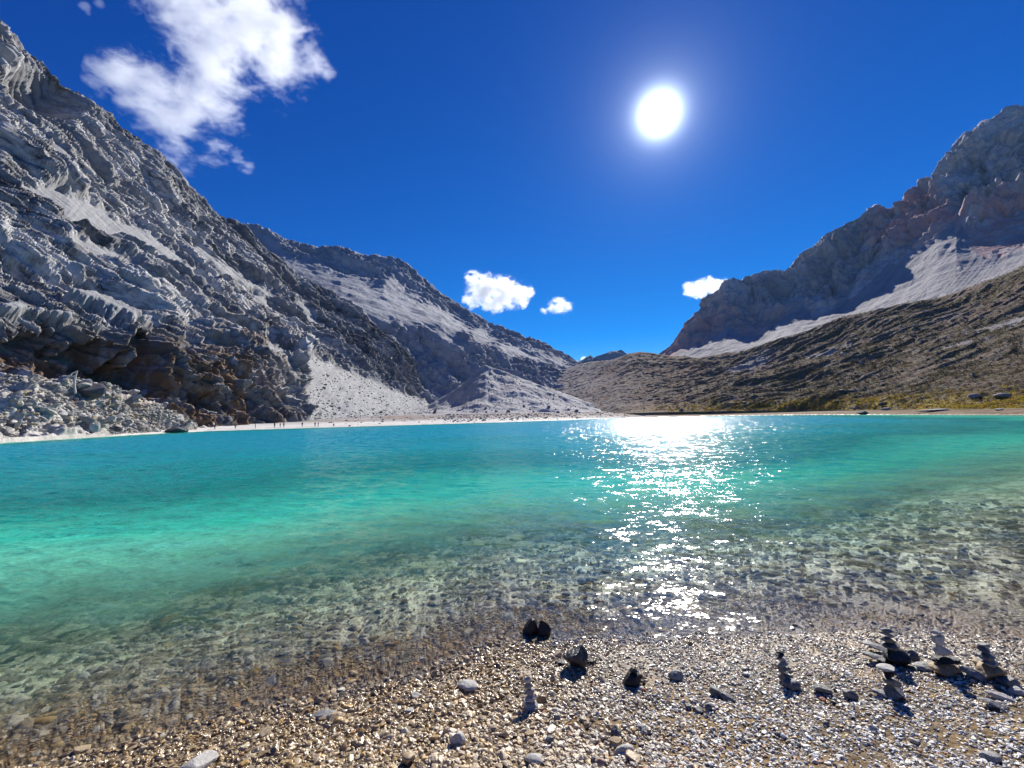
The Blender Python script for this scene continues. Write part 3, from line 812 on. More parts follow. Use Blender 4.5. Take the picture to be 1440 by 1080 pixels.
farc = m.mix(m.math('MULTIPLY', m.attr('sand'), m.ramp(m.math('ADD', inl, m.math('MULTIPLY', m.math('SUBTRACT', m.noise(0.05, 5, 0.6, p), 0.5), 0.10)), [(0.05, 1.0), (0.13, 0.0)])), m.mix(m.attr('sand'), brown, plain), sandc)
isfar = m.math('GREATER_THAN', inl, 0.0001)
c = m.mix(isfar, c, farc)
rough = m.ramp(m.attr('wet'), [(0.0, 0.8), (1.0, 0.28)])
hb = m.math('ADD', m.math('MULTIPLY', vo.outputs['Distance'], -0.02), m.math('MULTIPLY', m.noise(3.0, 8, 0.7, p), 0.05))
m.principled(c, rough, m.ramp(m.attr('wet'), [(0.0, 0.04), (1.0, 0.45)]), m.bump(hb, 0.8, 1.0))
ground = new_obj('ground', me, m.mat)
tag(ground, 'stony beach, lake bed and gravel valley floor around the lake', 'ground', kind='structure')

# ------------------------------------------------------------------ the lake
rw = np.concatenate([np.linspace(2.0, 16, 620)[:-1], np.geomspace(16, 420, 760)])
aw = np.concatenate([np.linspace(-1.5, -1.0, 60)[:-1], np.linspace(-1.0, 1.0, 900), np.linspace(1.0, 1.5, 60)[1:]])
AW, RW = np.meshgrid(aw, rw, indexing='ij')
WX = RW * np.sin(AW); WY = RW * np.cos(AW)


def waves(x, y):
    d = np.maximum(y - shore_y(x), 0)
    a = np.clip(0.25 + d / 3.0, 0.25, 1.0) * (1 + 2.2 * sstep(12, 80, d))
    w = fbm(np.stack([x * 0.28 + 3, y * 0.50, 0 * x], -1), 2) * 0.030
    w = w + 0.7 * (ridged(np.stack([x * 0.62 + 0.25 * y, y * 1.25 + 0.15 * x, 0 * x + 2], -1), 3, 0.45) - 0.7) * 0.026
    w = w + fbm(np.stack([x * 1.9 - 0.4 * y, y * 2.8, 0 * x + 7], -1), 2) * 0.011
    w = w + fbm(np.stack([x * 6.0 - y, y * 7.5, 0 * x + 9], -1), 2) * 0.0028
    return w * a


fade = 1.0
WZ = waves(WX, WY) * fade
bedz = ground_z(WX, WY)
keepq = np.ones_like(WX)
me = raw_mesh('lake', np.stack([WX, WY, WZ], -1).reshape(-1, 3), grid_faces(len(aw), len(rw)))
patch = fbm(np.stack([WX * 0.028, WY * 0.05, 0 * WX], -1), 3)
attr_f(me, 'depth', np.clip(-bedz + 0.0, 0, 40))
attr_f(me, 'patch', patch)
attr_f(me, 'open', 0.50 + 0.34 * sstep(0.5, 12, WY - shore_y(WX)) + 0.20 * sstep(8, 70, WY - shore_y(WX)))

m = NT('lake_water')
p = m.pos()
dep = m.attr('depth')
dn = m.math('DIVIDE', dep, 14.0)
dn = m.math('ADD', dn, m.math('MULTIPLY', m.attr('patch'), m.math('MINIMUM', m.math('MULTIPLY', dn, 0.6), 0.22)))
body = m.ramp(dn, [(0.0, (0.22, 0.56, 0.38)), (0.07, (0.17, 0.66, 0.45)), (0.17, (0.035, 0.50, 0.36)), (0.40, (0.002, 0.22, 0.20)), (0.70, (0.002, 0.30, 0.33)), (1.0, (0.002, 0.31, 0.42))])
murk = m.math('SUBTRACT', 1.0, m.math('POWER', 2.718, m.math('MULTIPLY', m.math('POWER', m.math('DIVIDE', dep, 1.45), 1.7), -1.0)))
tint = m.ramp(m.math('DIVIDE', dep, 3.0), [(0.0, (1, 1, 1)), (0.20, (0.85, 0.99, 0.91)), (1.0, (0.52, 0.95, 0.79))])
# small ripples
rv = m.vscale(p, (1.0, 1.5, 1.0))
h1 = m.noise(1.6, 4, 0.62, rv, 0.4)
h2 = m.noise(9.0, 3, 0.6, rv, 0.3)
hh = m.math('ADD', m.math('MULTIPLY', h1, 0.085), m.math('MULTIPLY', h2, 0.013))
nb0 = m.bump(hh, 1.0, 1.0)
def slope(scale, k, det=3):
    cn = m.noise(scale, det, 0.6, rv, 0.2, 'Color')
    sb = m.n('ShaderNodeVectorMath', operation='SUBTRACT'); m.l(cn, sb.inputs[0]); sb.inputs[1].default_value = (0.5, 0.5, 0.5)
    return m.vscale(sb.outputs[0], (k * 0.8, k, 0.0))
def vadd(a_, b_):
    q = m.n('ShaderNodeVectorMath', operation='ADD'); m.l(a_, q.inputs[0]); m.l(b_, q.inputs[1]); return q.outputs[0]
def openk(v_):
    q = m.n('ShaderNodeVectorMath', operation='SCALE'); m.l(v_, q.inputs[0]); m.l(m.attr('open'), q.inputs['Scale']); return q.outputs[0]
gN = m.n('ShaderNodeNewGeometry').outputs['Normal']
nn = m.n('ShaderNodeVectorMath', operation='NORMALIZE'); m.l(vadd(gN, openk(vadd(vadd(slope(1.1, 1.15), slope(5.0, 1.0)), slope(16.0, 1.1, 2)))), nn.inputs[0])
nb = nn.outputs[0]
tr = m.n('ShaderNodeBsdfTransparent'); m.l(tint, tr.inputs[0])
df = m.n('ShaderNodeBsdfDiffuse'); m.l(body, df.inputs[0])
m.l(nb, df.inputs['Normal'])
mx = m.n('ShaderNodeMixShader'); m.l(murk, mx.inputs[0]); 
rf = m.n('ShaderNodeBsdfRefraction'); rf.inputs['IOR'].default_value = 1.333; rf.inputs['Roughness'].default_value = 0.0
m.l(tint, rf.inputs['Color']); n2_ = m.n('ShaderNodeMix', data_type='VECTOR'); n2_.inputs[0].default_value = 0.65; m.l(nb, n2_.inputs[4]); m.l(gN, n2_.inputs[5]); m.l(n2_.outputs[1], rf.inputs['Normal'])
tm = m.n('ShaderNodeMixShader'); tm.inputs[0].default_value = 0.36
m.l(tr.outputs[0], tm.inputs[1]); m.l(rf.outputs[0], tm.inputs[2]); m.l(tm.outputs[0], mx.inputs[1]); m.l(df.outputs[0], mx.inputs[2])
gl = m.n('ShaderNodeBsdfGlossy'); m.l(m.ramp(m.attr('open'), [(0.50, 0.09), (0.84, 0.11), (1.0, 0.14)]), gl.inputs['Roughness']); m.l(nb, gl.inputs['Normal'])
# Schlick reflectance, the same from either side of the surface
dv = m.n('ShaderNodeVectorMath', operation='DOT_PRODUCT'); m.l(nb, dv.inputs[0]); m.l(m.n('ShaderNodeNewGeometry').outputs['Incoming'], dv.inputs[1])
cth = m.math('MINIMUM', m.math('ABSOLUTE', dv.outputs['Value']), 1.0)
frs = m.math('MINIMUM', m.math('ADD', m.math('MULTIPLY', m.math('POWER', m.math('SUBTRACT', 1.0, cth), 5.0), 0.98), 0.02), 0.45)
mf = m.n('ShaderNodeMixShader'); m.l(frs, mf.inputs[0]); m.l(mx.outputs[0], mf.inputs[1]); m.l(gl.outputs[0], mf.inputs[2])
m.l(mf.outputs[0], m.out.inputs['Surface'])
lake = new_obj('lake', me, m.mat)
tag(lake, 'clear turquoise mountain lake glittering under the sun', 'lake', kind='structure')
# ------------------------------------------------------------------ stones
def ico(sub):
    bm = bmesh.new(); bmesh.ops.create_icosphere(bm, subdivisions=sub, radius=1.0)
    bm.verts.ensure_lookup_table()
    v = np.array([x.co[:] for x in bm.verts], np.float32); f = np.array([[q.index for q in x.verts] for x in bm.faces], np.int32)
    bm.free(); return v, f


ICO2 = ico(2); ICO3 = ico(3); ICO4 = ico(4); ICO5 = ico(5)


def stone_shape(rng, base, facets=9, rough=0.10, keep=(0.55, 0.95)):
    """an ico sphere trimmed by random planes and weathered with noise, filling -1..1"""
    v = base[0].copy()
    off = rng.uniform(-50, 50, 3).astype(np.float32)
    for k in range(facets):
        n = rng.normal(size=3); n /= np.linalg.norm(n)
        c = rng.uniform(*keep)
        s = v @ n
        v -= np.where(s > c, (s - c) * 0.92, 0)[:, None] * n[None].astype(np.float32)
    r = 1 + rough * fbm(v * 1.3 + off, 2) + rough * 0.35 * fbm(v * 4.5 + off, 3)
    v *= r[:, None]
    lo, hi = v.min(0), v.max(0)
    return (v - (lo + hi) / 2) / ((hi - lo) / 2)


def stone_material(name, light, dark, rough=0.6, spec=0.4, stain=None, s=1.0):
    m = NT(name)
    tc = m.n('ShaderNodeTexCoord').outputs['Object']
    n1 = m.noise(9 * s, 8, 0.7, tc, 0.3); n2 = m.noise(55 * s, 5, 0.7, tc)
    c = m.mix(m.ramp(m.math('ADD', m.math('MULTIPLY', n1, 0.7), m.math('MULTIPLY', n2, 0.3)), [(0.38, 0), (0.64, 1)]), dark, light)
    if stain:
        c = m.mix(m.ramp(m.noise(5 * s, 6, 0.65, tc), [(0.46, 0), (0.6, 0.85)]), c, stain)
    m.principled(c, rough, spec, m.bump(m.math('ADD', n1, m.math('MULTIPLY', n2, 0.35)), 0.6, 0.03 / s))
    return m.mat


S_PALE = stone_material('pale_stone', (0.52, 0.50, 0.45), (0.30, 0.285, 0.26), 0.65)
S_GREY = stone_material('grey_stone', (0.30, 0.295, 0.28), (0.14, 0.138, 0.135), 0.55)
S_DARK = stone_material('dark_stone', (0.20, 0.195, 0.185), (0.06, 0.058, 0.056), 0.42)
S_BLACK = stone_material('backlit_black_stone', (0.022, 0.021, 0.021), (0.008, 0.008, 0.009), 0.4, 0.3)  # backlit shade of the dark stones put into a near-black colour
S_OCHRE = stone_material('ochre_stone', (0.42, 0.29, 0.14), (0.20, 0.13, 0.07), 0.6)
S_ORANGE = stone_material('orange_stone', (0.50, 0.20, 0.07), (0.30, 0.11, 0.04), 0.6)
S_GREYTOP = stone_material('grey_topped_black_stone', (0.04, 0.04, 0.043), (0.010, 0.010, 0.010), 0.33, 0.5)
B_GREY = stone_material('boulder_grey', (0.34, 0.34, 0.35), (0.14, 0.14, 0.15), 0.9, 0.2, None, 0.06)
B_PALE = stone_material('boulder_pale', (0.56, 0.54, 0.50), (0.36, 0.34, 0.32), 0.9, 0.2, None, 0.06)
B_DARK = stone_material('boulder_dark', (0.12, 0.12, 0.13), (0.05, 0.05, 0.055), 0.9, 0.2, None, 0.06)


def ground_hit(px, py):
    """where the sight line through (px, py) meets the near ground"""
    v = ray(px, py)
    t = np.linspace(1.0, 30, 6000)
    p = CAM + v[None] * t[:, None]
    k = np.argmax(p[:, 2] <= ground_z(p[:, 0], p[:, 1]))
    return p[k]


_seed = [100]


def stone(label, pos, dims, mat, rot=None, name='stone', group=None, facets=9, keep=(0.55, 0.95), sub=ICO4, cat='stone', rough=0.10, smooth=None):
    """pos = centre of the underside; dims = width, depth, height in metres"""
    _seed[0] += 1
    rng = np.random.default_rng(_seed[0])
    v = stone_shape(rng, sub, facets, rough, keep) * (np.array(dims) / 2)
    me = raw_mesh(name, v, sub[1], True)
    me.set_sharp_from_angle(angle=R(32))
    o = new_obj(name, me, mat)
    rx, ry, rz = rot if rot else (0, 0, rng.uniform(0, 6.28))
    o.rotation_euler = (rx, ry, rz)
    low = (np.array(Matrix(o.rotation_euler.to_matrix())) @ v.T)[2].min()
    o.location = (pos[0], pos[1], pos[2] - low)
    top = (np.array(Matrix(o.rotation_euler.to_matrix())) @ v.T)[2].max() - low + pos[2]
    tag(o, label, cat, group)
    return o, top


def beach_stone(label, px, py, w, h, mat, depth=0.8, sink=0.12, rot=None, flat=None, **kw):
    """px,py = lower middle of the stone in the photograph, w,h its size there"""
    g = ground_hit(px, py)
    y = g[1]
    W = w * y / FPX; D = W * depth
    tan = (CAM_H - g[2]) / y
    H = flat if flat else max(0.4 * W, (h * y / FPX) * 1.0 - D * tan * 0.45)
    c = g + np.array([0, D * 0.42, 0])
    z = ground_z(c[0], c[1]) - H * sink
    o, top = stone(label, (c[0], c[1], float(z)), (W, D, H), mat, rot if rot else (0, 0, random.uniform(-0.3, 0.3)), **kw)
    return o, top, c


def cairn(px, py, layers, group, lean=(0, 0)):
    """stack of loose stones: layers = (label, width px, height px, shift px, material, depth factor)"""
    g = ground_hit(px, py)
    y = g[1]; k = 0.92 * y / FPX
    x0 = g[0]; D0 = layers[0][1] * k * layers[0][5]
    yc = y + D0 * 0.45
    z = float(ground_z(x0, yc)) - 0.012
    for (lab, w, h, sh, mat, df) in layers:
        W = w * k; H = h * k * 0.98; D = W * df
        o, top = stone(lab, (x0 + sh * k, yc + lean[1] * k, z), (W, D, H), mat, (random.uniform(-.12, .12), random.uniform(-.17, .17), random.uniform(-.6, .6)), group=group, facets=11, keep=(0.45, 0.9))
        z = top - 0.045 * H - 0.001


# --- black rocks standing in the shallows
beach_stone('left black two-pronged rock in the shallow water, the broader prong', 747, 896, 24, 30, S_BLACK, 0.7, 0.15, name='rock', cat='rock', keep=(0.45, 0.8))
beach_stone('slanting black rock prong beside the broader black prong in the shallows', 766, 898, 20, 32, S_BLACK, 0.6, 0.15, rot=(0.1, -0.45, 0.2), name='rock', cat='rock', keep=(0.4, 0.75))
beach_stone('small black rock tip breaking the water behind the two black prongs', 741, 871, 16, 10, S_BLACK, 0.6, 0.3, name='rock', cat='rock')
beach_stone('large black boulder with a grey glossy top at the water edge', 812, 946, 34, 40, S_GREYTOP, 0.8, 0.12, name='rock', cat='rock', keep=(0.5, 0.85), sub=ICO5)
beach_stone('low black stone at the left foot of the grey-topped black boulder', 789, 937, 16, 10, S_BLACK, 0.8, 0.3)
beach_stone('low black stone at the right foot of the grey-topped black boulder', 830, 936, 12, 11, S_BLACK, 0.8, 0.25)
g = beach_stone('stubby black rock standing alone on the wet glittering pebbles', 893, 968, 27, 24, S_BLACK, 0.8, 0.1, name='rock', cat='rock')
stone('small black stone balanced on the stubby black rock', (g[2][0] + .01, g[2][1], g[1] - .012), (0.07, 0.06, 0.05), S_BLACK)
beach_stone('grey stone with a pale right side right of the stubby black rock', 953, 958, 20, 17, S_GREY, 0.8, 0.12)
beach_stone('long dark grey stone lying slanted on the glittering wet pebbles', 1012, 981, 22, 16, S_DARK, 0.7, 0.1, rot=(0, 0.25, -0.4))
beach_stone('flat dark grey stone end touching the long slanted grey stone', 1026, 987, 20, 10, S_DARK, 0.6, 0.12, rot=(0, 0.2, -0.5))
beach_stone('leftmost of three small dark stones lying below the long slanted stone', 969, 997, 9, 7, S_DARK)
beach_stone('middle and largest of three small dark stones below the long slanted stone', 984, 1004, 14, 10, S_DARK)
beach_stone('rightmost of three small dark stones below the long slanted stone', 998, 1001, 10, 12, S_DARK)
beach_stone('dark oval stone between the dark cairn and the pointed stone', 1160, 978, 22, 15, S_DARK, 0.7, 0.1, rot=(0, 0.1, -0.2))
beach_stone('small bright orange stone in front of the dark oval stone', 1159, 988, 8, 7, S_ORANGE, sub=ICO3)
beach_stone('small reddish orange stone beside the stubby black rock', 906, 974, 6, 6, S_ORANGE, sub=ICO3)
beach_stone('pointed dark stone left of the cairn with a pale flat cap', 1200, 985, 18, 16, S_DARK, 0.7, 0.1, rot=(0, 0.3, -0.3))
beach_stone('pale angular stone with a black shaded face at the bottom middle', 643, 1050, 21, 22, S_PALE, 0.8, 0.1, keep=(0.45, 0.75))
beach_stone('large white stone cut by the bottom edge left of the middle', 266, 1092, 46, 30, S_PALE, 0.8, 0.1)
beach_stone('flat pale slab stone lying left of the slim pale cairn', 656, 975, 30, 14, S_PALE, 0.7, 0.15)
beach_stone('flat whitish stone right of the foot of the slim pale cairn', 782, 1003, 15, 8, S_PALE, 0.6, 0.2)
beach_stone('round grey stone below the pale stone by the slim cairn', 784, 1014, 10, 10, S_GREY)
beach_stone('dark round stone on dry pebbles at the bottom middle right', 866, 1036, 14, 15, S_DARK, 0.9)
beach_stone('ochre flat stone below the dark round stone', 868, 1052, 18, 14, S_OCHRE, 0.8, 0.2)
beach_stone('long pale grey stone lying flat below the ochre stone', 880, 1062, 26, 12, S_PALE, 0.5, 0.12, rot=(0, 0, 0.15))
beach_stone('pinkish rounded stone near the bottom edge in the middle', 846, 1080, 16, 14, stone_material('pink_stone', (0.42, 0.27, 0.20), (0.26, 0.17, 0.13)))
beach_stone('dark stone touching the pinkish stone near the bottom edge', 836, 1076, 10, 12, S_DARK)
beach_stone('grey stone at the far left of the glittering band', 903, 1030, 14, 9, S_GREY)
beach_stone('orange stone just under the shadow of the slim cairn', 745, 1037, 14, 9, S_OCHRE, 0.8, 0.2)
beach_stone('pale flat stone near the bottom edge below the slim cairn', 752, 1075, 26, 14, S_PALE, 0.7, 0.25)
beach_stone('dark stone among small pebbles below the slim cairn shadow', 774, 1046, 11, 11, S_DARK)
beach_stone('grey stone lying near the bottom right corner', 1401, 1074, 24, 12, S_GREY, 0.7, 0.15)
beach_stone('dark small stone on grey gravel below the pale capped cairn', 1335, 999, 11, 6, S_DARK, 0.7, 0.15)
beach_stone('dark stone lying in grey gravel in the lower right', 1164, 1021, 10, 8, S_DARK)
beach_stone('light grey stone at the lower left among brown pebbles', 575, 1005, 14, 9, S_PALE)
beach_stone('white stone on brown pebbles left of the slab stone', 583, 1003 - 20, 13, 9, S_PALE)
beach_stone('bluish grey slab lying in the thin water at the lower left', 452, 1012, 34, 14, S_GREY, 0.5, 0.2, flat=0.05)

# --- cairns: every loose stone of a stack is a thing of its own
cairn(746, 1002, [
    ('bottom and broadest pale stone of the slim cairn left of the black boulder', 25, 14, 0, S_PALE, 0.8),
    ('second stone from the bottom of the slim pale cairn', 21, 12, 1, S_PALE, 0.8),
    ('third stone from the bottom of the slim pale cairn', 18, 9, -1, S_GREY, 0.8),
    ('small dark stone under the top of the slim pale cairn', 12, 8, -2, S_GREY, 0.8),
    ('white topmost stone of the slim pale cairn', 11, 9, -3, S_PALE, 0.8)], 'stones of the slim pale cairn')
beach_stone('round dark stone in front of the tall dark cairn in the right half', 1119, 973, 22, 18, S_DARK, 0.8, 0.1)
cairn(1109, 962, [
    ('bottom block of the tall dark cairn behind the round dark stone', 19, 17, 0, S_DARK, 0.8),
    ('second block of the tall dark cairn, slightly wider than the first', 19, 11, -1, S_DARK, 0.8),
    ('thin brown stone near the top of the tall dark cairn', 16, 8, -4, S_GREY, 0.8),
    ('pale edged thin stone of the tall dark cairn, next to its top', 15, 5, -5, S_GREY, 0.8),
    ('black topmost stone of the tall dark cairn', 14, 8, -6, S_BLACK, 0.8)], 'stones of the tall dark cairn')
beach_stone('thin grey slab jutting left from the broad black cairn, upper one', 1243, 921, 40, 9, S_GREY, 0.5, 0.0, rot=(0, 0.30, -0.25), flat=0.035)
beach_stone('thin grey slab jutting left from the broad black cairn, lower one', 1240, 934, 34, 9, S_GREY, 0.5, 0.0, rot=(0, 0.25, -0.3), flat=0.035)
beach_stone('dark stone under the two thin grey slabs of the broad cairn', 1252, 938, 20, 12, S_BLACK, 0.8)
beach_stone('dark stone on the right side of the broad black cairn', 1290, 930, 16, 18, S_DARK, 0.8)
cairn(1272, 943, [
    ('big black bottom block of the broad cairn at the water edge', 40, 27, 0, S_BLACK, 0.7),
    ('flat dark stone on the big black block of the broad cairn', 26, 10, -6, S_DARK, 0.8),
    ('dark grey stone in the upper part of the broad black cairn', 20, 10, -9, S_DARK, 0.8),
    ('thin pale edged stone near the top of the broad black cairn', 18, 5, -11, S_GREY, 0.8),
    ('topmost flat dark stone of the broad black cairn', 16, 6, -11, S_DARK, 0.8)], 'stones of the broad black cairn')
beach_stone('thin pale slab lying left of the pale capped cairn foot', 1246, 983, 24, 8, S_GREY, 0.6, 0.05, rot=(0, 0.2, -0.4), flat=0.03)
cairn(1264, 986, [
    ('dark bottom stone of the pale capped cairn in the lower right', 25, 20, 2, S_DARK, 0.8),
    ('second dark stone of the pale capped cairn', 21, 11, -1, S_DARK, 0.8),
    ('black oval stone under the pale cap of the pale capped cairn', 18, 9, -5, S_BLACK, 0.8),
    ('pale beige cap stone of the cairn in the lower right', 25, 9, -6, S_PALE, 0.8)], 'stones of the pale capped cairn')
cairn(1341, 952, [
    ('wide ochre bottom slab of the pale oval cairn near the right edge', 50, 15, 0, S_OCHRE, 0.6),
    ('thin black slab between the ochre slab and the pale oval stone', 36, 8, 3, S_BLACK, 0.7),
    ('large pale oval stone standing on the thin black slab', 22, 18, 0, S_PALE, 0.8),
    ('narrow pale upright stone on the large pale oval stone', 16, 16, -4, S_PALE, 0.8),
    ('topmost small pale stone of the pale oval cairn', 14, 7, -7, S_PALE, 0.8)], 'stones of the pale oval cairn')
beach_stone('white stone leaning at the left side of the pale oval cairn', 1334, 938, 12, 15, S_PALE, 0.7)
beach_stone('grey slab lying left of the ochre slab of the pale oval cairn', 1308, 945, 26, 10, S_GREY, 0.7, 0.1, flat=0.05)
beach_stone('long grey slab lying right of the ochre slab of the pale oval cairn', 1376, 958, 26, 12, S_GREY, 0.6, 0.1, rot=(0, 0.3, -0.6))
cairn(1408, 962, [
    ('ochre and black bottom block of the rightmost cairn', 44, 22, 2, S_OCHRE, 0.7),
    ('flat grey stone on the ochre block of the rightmost cairn', 27, 10, -2, S_GREY, 0.8),
    ('dark stone in the middle of the rightmost cairn', 24, 9, -3, S_DARK, 0.8),
    ('smaller dark stone near the top of the rightmost cairn', 18, 8, -5, S_DARK, 0.8),
    ('thin grey topmost stone of the rightmost cairn', 14, 5, -6, S_GREY, 0.8)], 'stones of the rightmost cairn')
beach_stone('ochre block lying left of the rightmost cairn', 1388, 938, 20, 14, S_OCHRE, 0.8)
beach_stone('dark block lying right of the foot of the rightmost cairn', 1427, 968, 24, 18, S_DARK, 0.8)
beach_stone('long pale slab lying in front of the rightmost cairn', 1414, 985, 30, 8, S_PALE, 0.5, 0.05, rot=(0, 0.15, -0.6), flat=0.04)
beach_stone('grey slab lying left of the long pale slab at the right edge', 1404, 998, 30, 9, S_GREY, 0.5, 0.05, rot=(0, 0.15, -0.6), flat=0.04)
beach_stone('pale rounded stone at the right edge below the rightmost cairn', 1437, 980, 18, 14, S_PALE, 0.8)

# ------------------------------------------------------------------ pebbles (nobody could count them)
protos = [stone_shape(np.random.default_rng(900 + k), ICO2, 12, 0.10, (0.35, 0.85)) for k in range(18)]
def scatter(n, r0, r1, power, smin, smax, sig, rng):
    t = rng.uniform(0, 1, n)
    e = 2 - power
    r = (r0 ** e + t * (r1 ** e - r0 ** e)) ** (1 / e)
    a = rng.uniform(-1.08, 1.08, n)
    x = r * np.sin(a); y = r * np.cos(a)
    s = np.clip(np.exp(rng.normal(math.log((smin * smax) ** .5), sig, n)), smin, smax)
    return x, y, s


def pebble_mesh(name, x, y, s, rng, cols, sink=0.25):
    n = len(x)
    z = ground_z(x, y)
    nv, nf = ICO2[0].shape[0], ICO2[1].shape[0]
    V = np.empty((n, nv, 3), np.float32); C = np.empty((n, nv, 3), np.float32)
    pid = rng.integers(0, len(protos), n)
    yaw = rng.uniform(0, 6.283, n); tx = rng.normal(0, .28, n); ty = rng.normal(0, .28, n)
    el = np.stack([s * rng.uniform(0.75, 1.35, n), s * rng.uniform(0.55, 1.0, n), s * rng.uniform(0.3, 0.75, n)], -1) / 2
    for k in range(len(protos)):
        q = np.where(pid == k)[0]
        if not len(q): continue
        v = protos[k][None] * el[q][:, None, :]
        cx, sx = np.cos(tx[q])[:, None], np.sin(tx[q])[:, None]
        v = np.stack([v[..., 0], v[..., 1] * cx - v[..., 2] * sx, v[..., 1] * sx + v[..., 2] * cx], -1)
        cx, sx = np.cos(ty[q])[:, None], np.sin(ty[q])[:, None]
        v = np.stack([v[..., 0] * cx + v[..., 2] * sx, v[..., 1], -v[..., 0] * sx + v[..., 2] * cx], -1)
        cx, sx = np.cos(yaw[q])[:, None], np.sin(yaw[q])[:, None]
        v = np.stack([v[..., 0] * cx - v[..., 1] * sx, v[..., 0] * sx + v[..., 1] * cx, v[..., 2]], -1)
        V[q] = v + np.stack([x[q], y[q], z[q] + el[q, 2] * (1 - sink * 2) * 0.8], -1)[:, None, :]
    C[:] = cols[:, None, :]
    F = (ICO2[1][None] + (np.arange(n) * nv)[:, None, None]).reshape(-1, 3)
    me = bpy.data.meshes.new(name)
    me.vertices.add(n * nv); me.vertices.foreach_set("co", V.ravel())
    me.loops.add(F.size); me.loops.foreach_set("vertex_index", F.ravel().astype(np.int32))
    me.polygons.add(len(F)); me.polygons.foreach_set("loop_start", np.arange(0, F.size, 3, dtype=np.int32))
    me.polygons.foreach_set("loop_total", np.full(len(F), 3, np.int32))
    me.polygons.foreach_set('use_smooth', np.repeat(pid % 3 == 0, nf))
    me.update(calc_edges=True)
    attr_c(me, 'tone', C.reshape(-1, 3))
    nsd = (y - shore_y(x))
    attr_f(me, 'wet', np.repeat(sstep(-1.9, -0.3, nsd + 0.25 * rng.normal(size=n)), nv))
    attr_f(me, 'sunk', np.repeat(sstep(0.05, 0.35, nsd), nv))
    return me


def pebble_colours(n, x, y, rng, bed=False):
    pal = np.array([(.50, .49, .46), (.36, .35, .33), (.44, .37, .27), (.40, .27, .12), (.13, .128, .125), (.66, .65, .62), (.25, .235, .21), (.34, .17, .10)])
    p = np.array([.24, .18, .18, .08, .12, .07, .11, .02]) if not bed else np.array([.26, .18, .17, .07, .12, .06, .14, .0])
    c = pal[rng.choice(len(pal), n, p=p / p.sum())]
    c = c * rng.uniform(0.75, 1.2, n)[:, None] * (1.35 if bed else 1.0)
    warm = sstep(1.6, -0.4, x)[:, None] * (1.15 if not bed else 0.25)
    c = c * (1 - warm * 0.45) + warm * 0.45 * np.array([.55, .37, .15])
    if not bed:
        c = c * ((1.22 + 0.42 * sstep(0.3, 2.0, x)) * rng.uniform(0.6, 1.35, n))[:, None]
    return np.clip(c, 0, 0.85)


m = NT('pebble_stone')
p = m.pos()
c = m.mix(m.ramp(m.noise(60, 4, 0.7, p), [(0.35, 0.0), (0.65, 1.0)]), m.mix(0.35, m.attr('tone', 'Color'), (0.02, 0.02, 0.02)), m.attr('tone', 'Color'))
wet = m.attr('wet')
c = m.mix(wet, c, m.mix(1.0, c, (0.74, 0.71, 0.64), 'MULTIPLY'))
rg = m.ramp(wet, [(0.0, 0.50), (0.6, 0.24), (1.0, 0.16)])
rg = m.mix(m.attr('sunk'), rg, (0.8, 0.8, 0.8))
m.principled(c, rg, m.ramp(m.attr('sunk'), [(0.0, 0.5), (1.0, 0.08)]), m.bump(m.noise(90, 3, 0.7, p), 0.35, 0.01))
peb_mat = m.mat

rng = np.random.default_rng(55)
x, y, s = scatter(88000, 1.6, 7.0, 0.9, 0.015, 0.06, 0.36, rng)
x2, y2, s2 = scatter(450, 1.8, 6.5, 0.9, 0.06, 0.12, 0.25, rng)
x = np.concatenate([x, x2]); y = np.concatenate([y, y2]); s = np.concatenate([s, s2])
x3, y3, s3 = scatter(34000, 1.8, 5.5, 0.9, 0.016, 0.04, 0.3, rng)
q3 = x3 > 0.15
x = np.concatenate([x, x3[q3]]); y = np.concatenate([y, y3[q3]]); s = np.concatenate([s, s3[q3] * 1.4])
# smaller gravel towards the right-hand side
s = s * (1 - 0.42 * sstep(-0.2, 1.4, x))
k = (y - shore_y(x) < 1.3) & ((fbm(np.stack([x * 1.1, y * 1.3, 0 * x + 21], -1), 3) > -0.30) | (s > 0.055) | (rng.uniform(size=len(x)) < 0.35))
x, y, s = x[k], y[k], s[k]
me = pebble_mesh('pebbles', x, y, s, rng, pebble_colours(len(x), x, y, rng))
tag(new_obj('pebbles', me, peb_mat), 'small grey and ochre pebbles covering the near shore', 'pebbles', kind='stuff')
x, y, s = scatter(20000, 3.2, 20, 1.3, 0.03, 0.20, 0.5, rng)
s = s * (0.55 + 0.05 * np.hypot(x, y))
k = (y - shore_y(x) > 0.1) & (ground_z(x, y) + 0.42 * s < -0.01 + 0.03 * (s < 0.07))
x, y, s = x[k], y[k], s[k]
me = pebble_mesh('lake_bed_stones', x, y, s, rng, pebble_colours(len(x), x, y, rng, True))
tag(new_obj('lake_bed_stones', me, peb_mat), 'stones lying on the lake bed under the clear water', 'stones', kind='stuff')

# ------------------------------------------------------------------ boulders far off, found by sight line on the built terrain
dg = bpy.context.evaluated_depsgraph_get(); dg.update()


def cast(px, py):
    v = Vector(ray(px, py)).normalized()
    org = Vector(CAM)
    for _ in range(6):
        ok, loc, nor, idx, ob, mt = scene.ray_cast(dg, org, v)
        if not ok: return None
        if ob.name.split('.')[0] in ('lake', 'pebbles', 'lake_bed_stones', 'stone', 'rock', 'boulder', 'hillside_stones', 'plain_stones', 'moraine_stones', 'rubble_stones'):
            org = loc + v * 0.05; continue
        return np.array(loc)
    return None


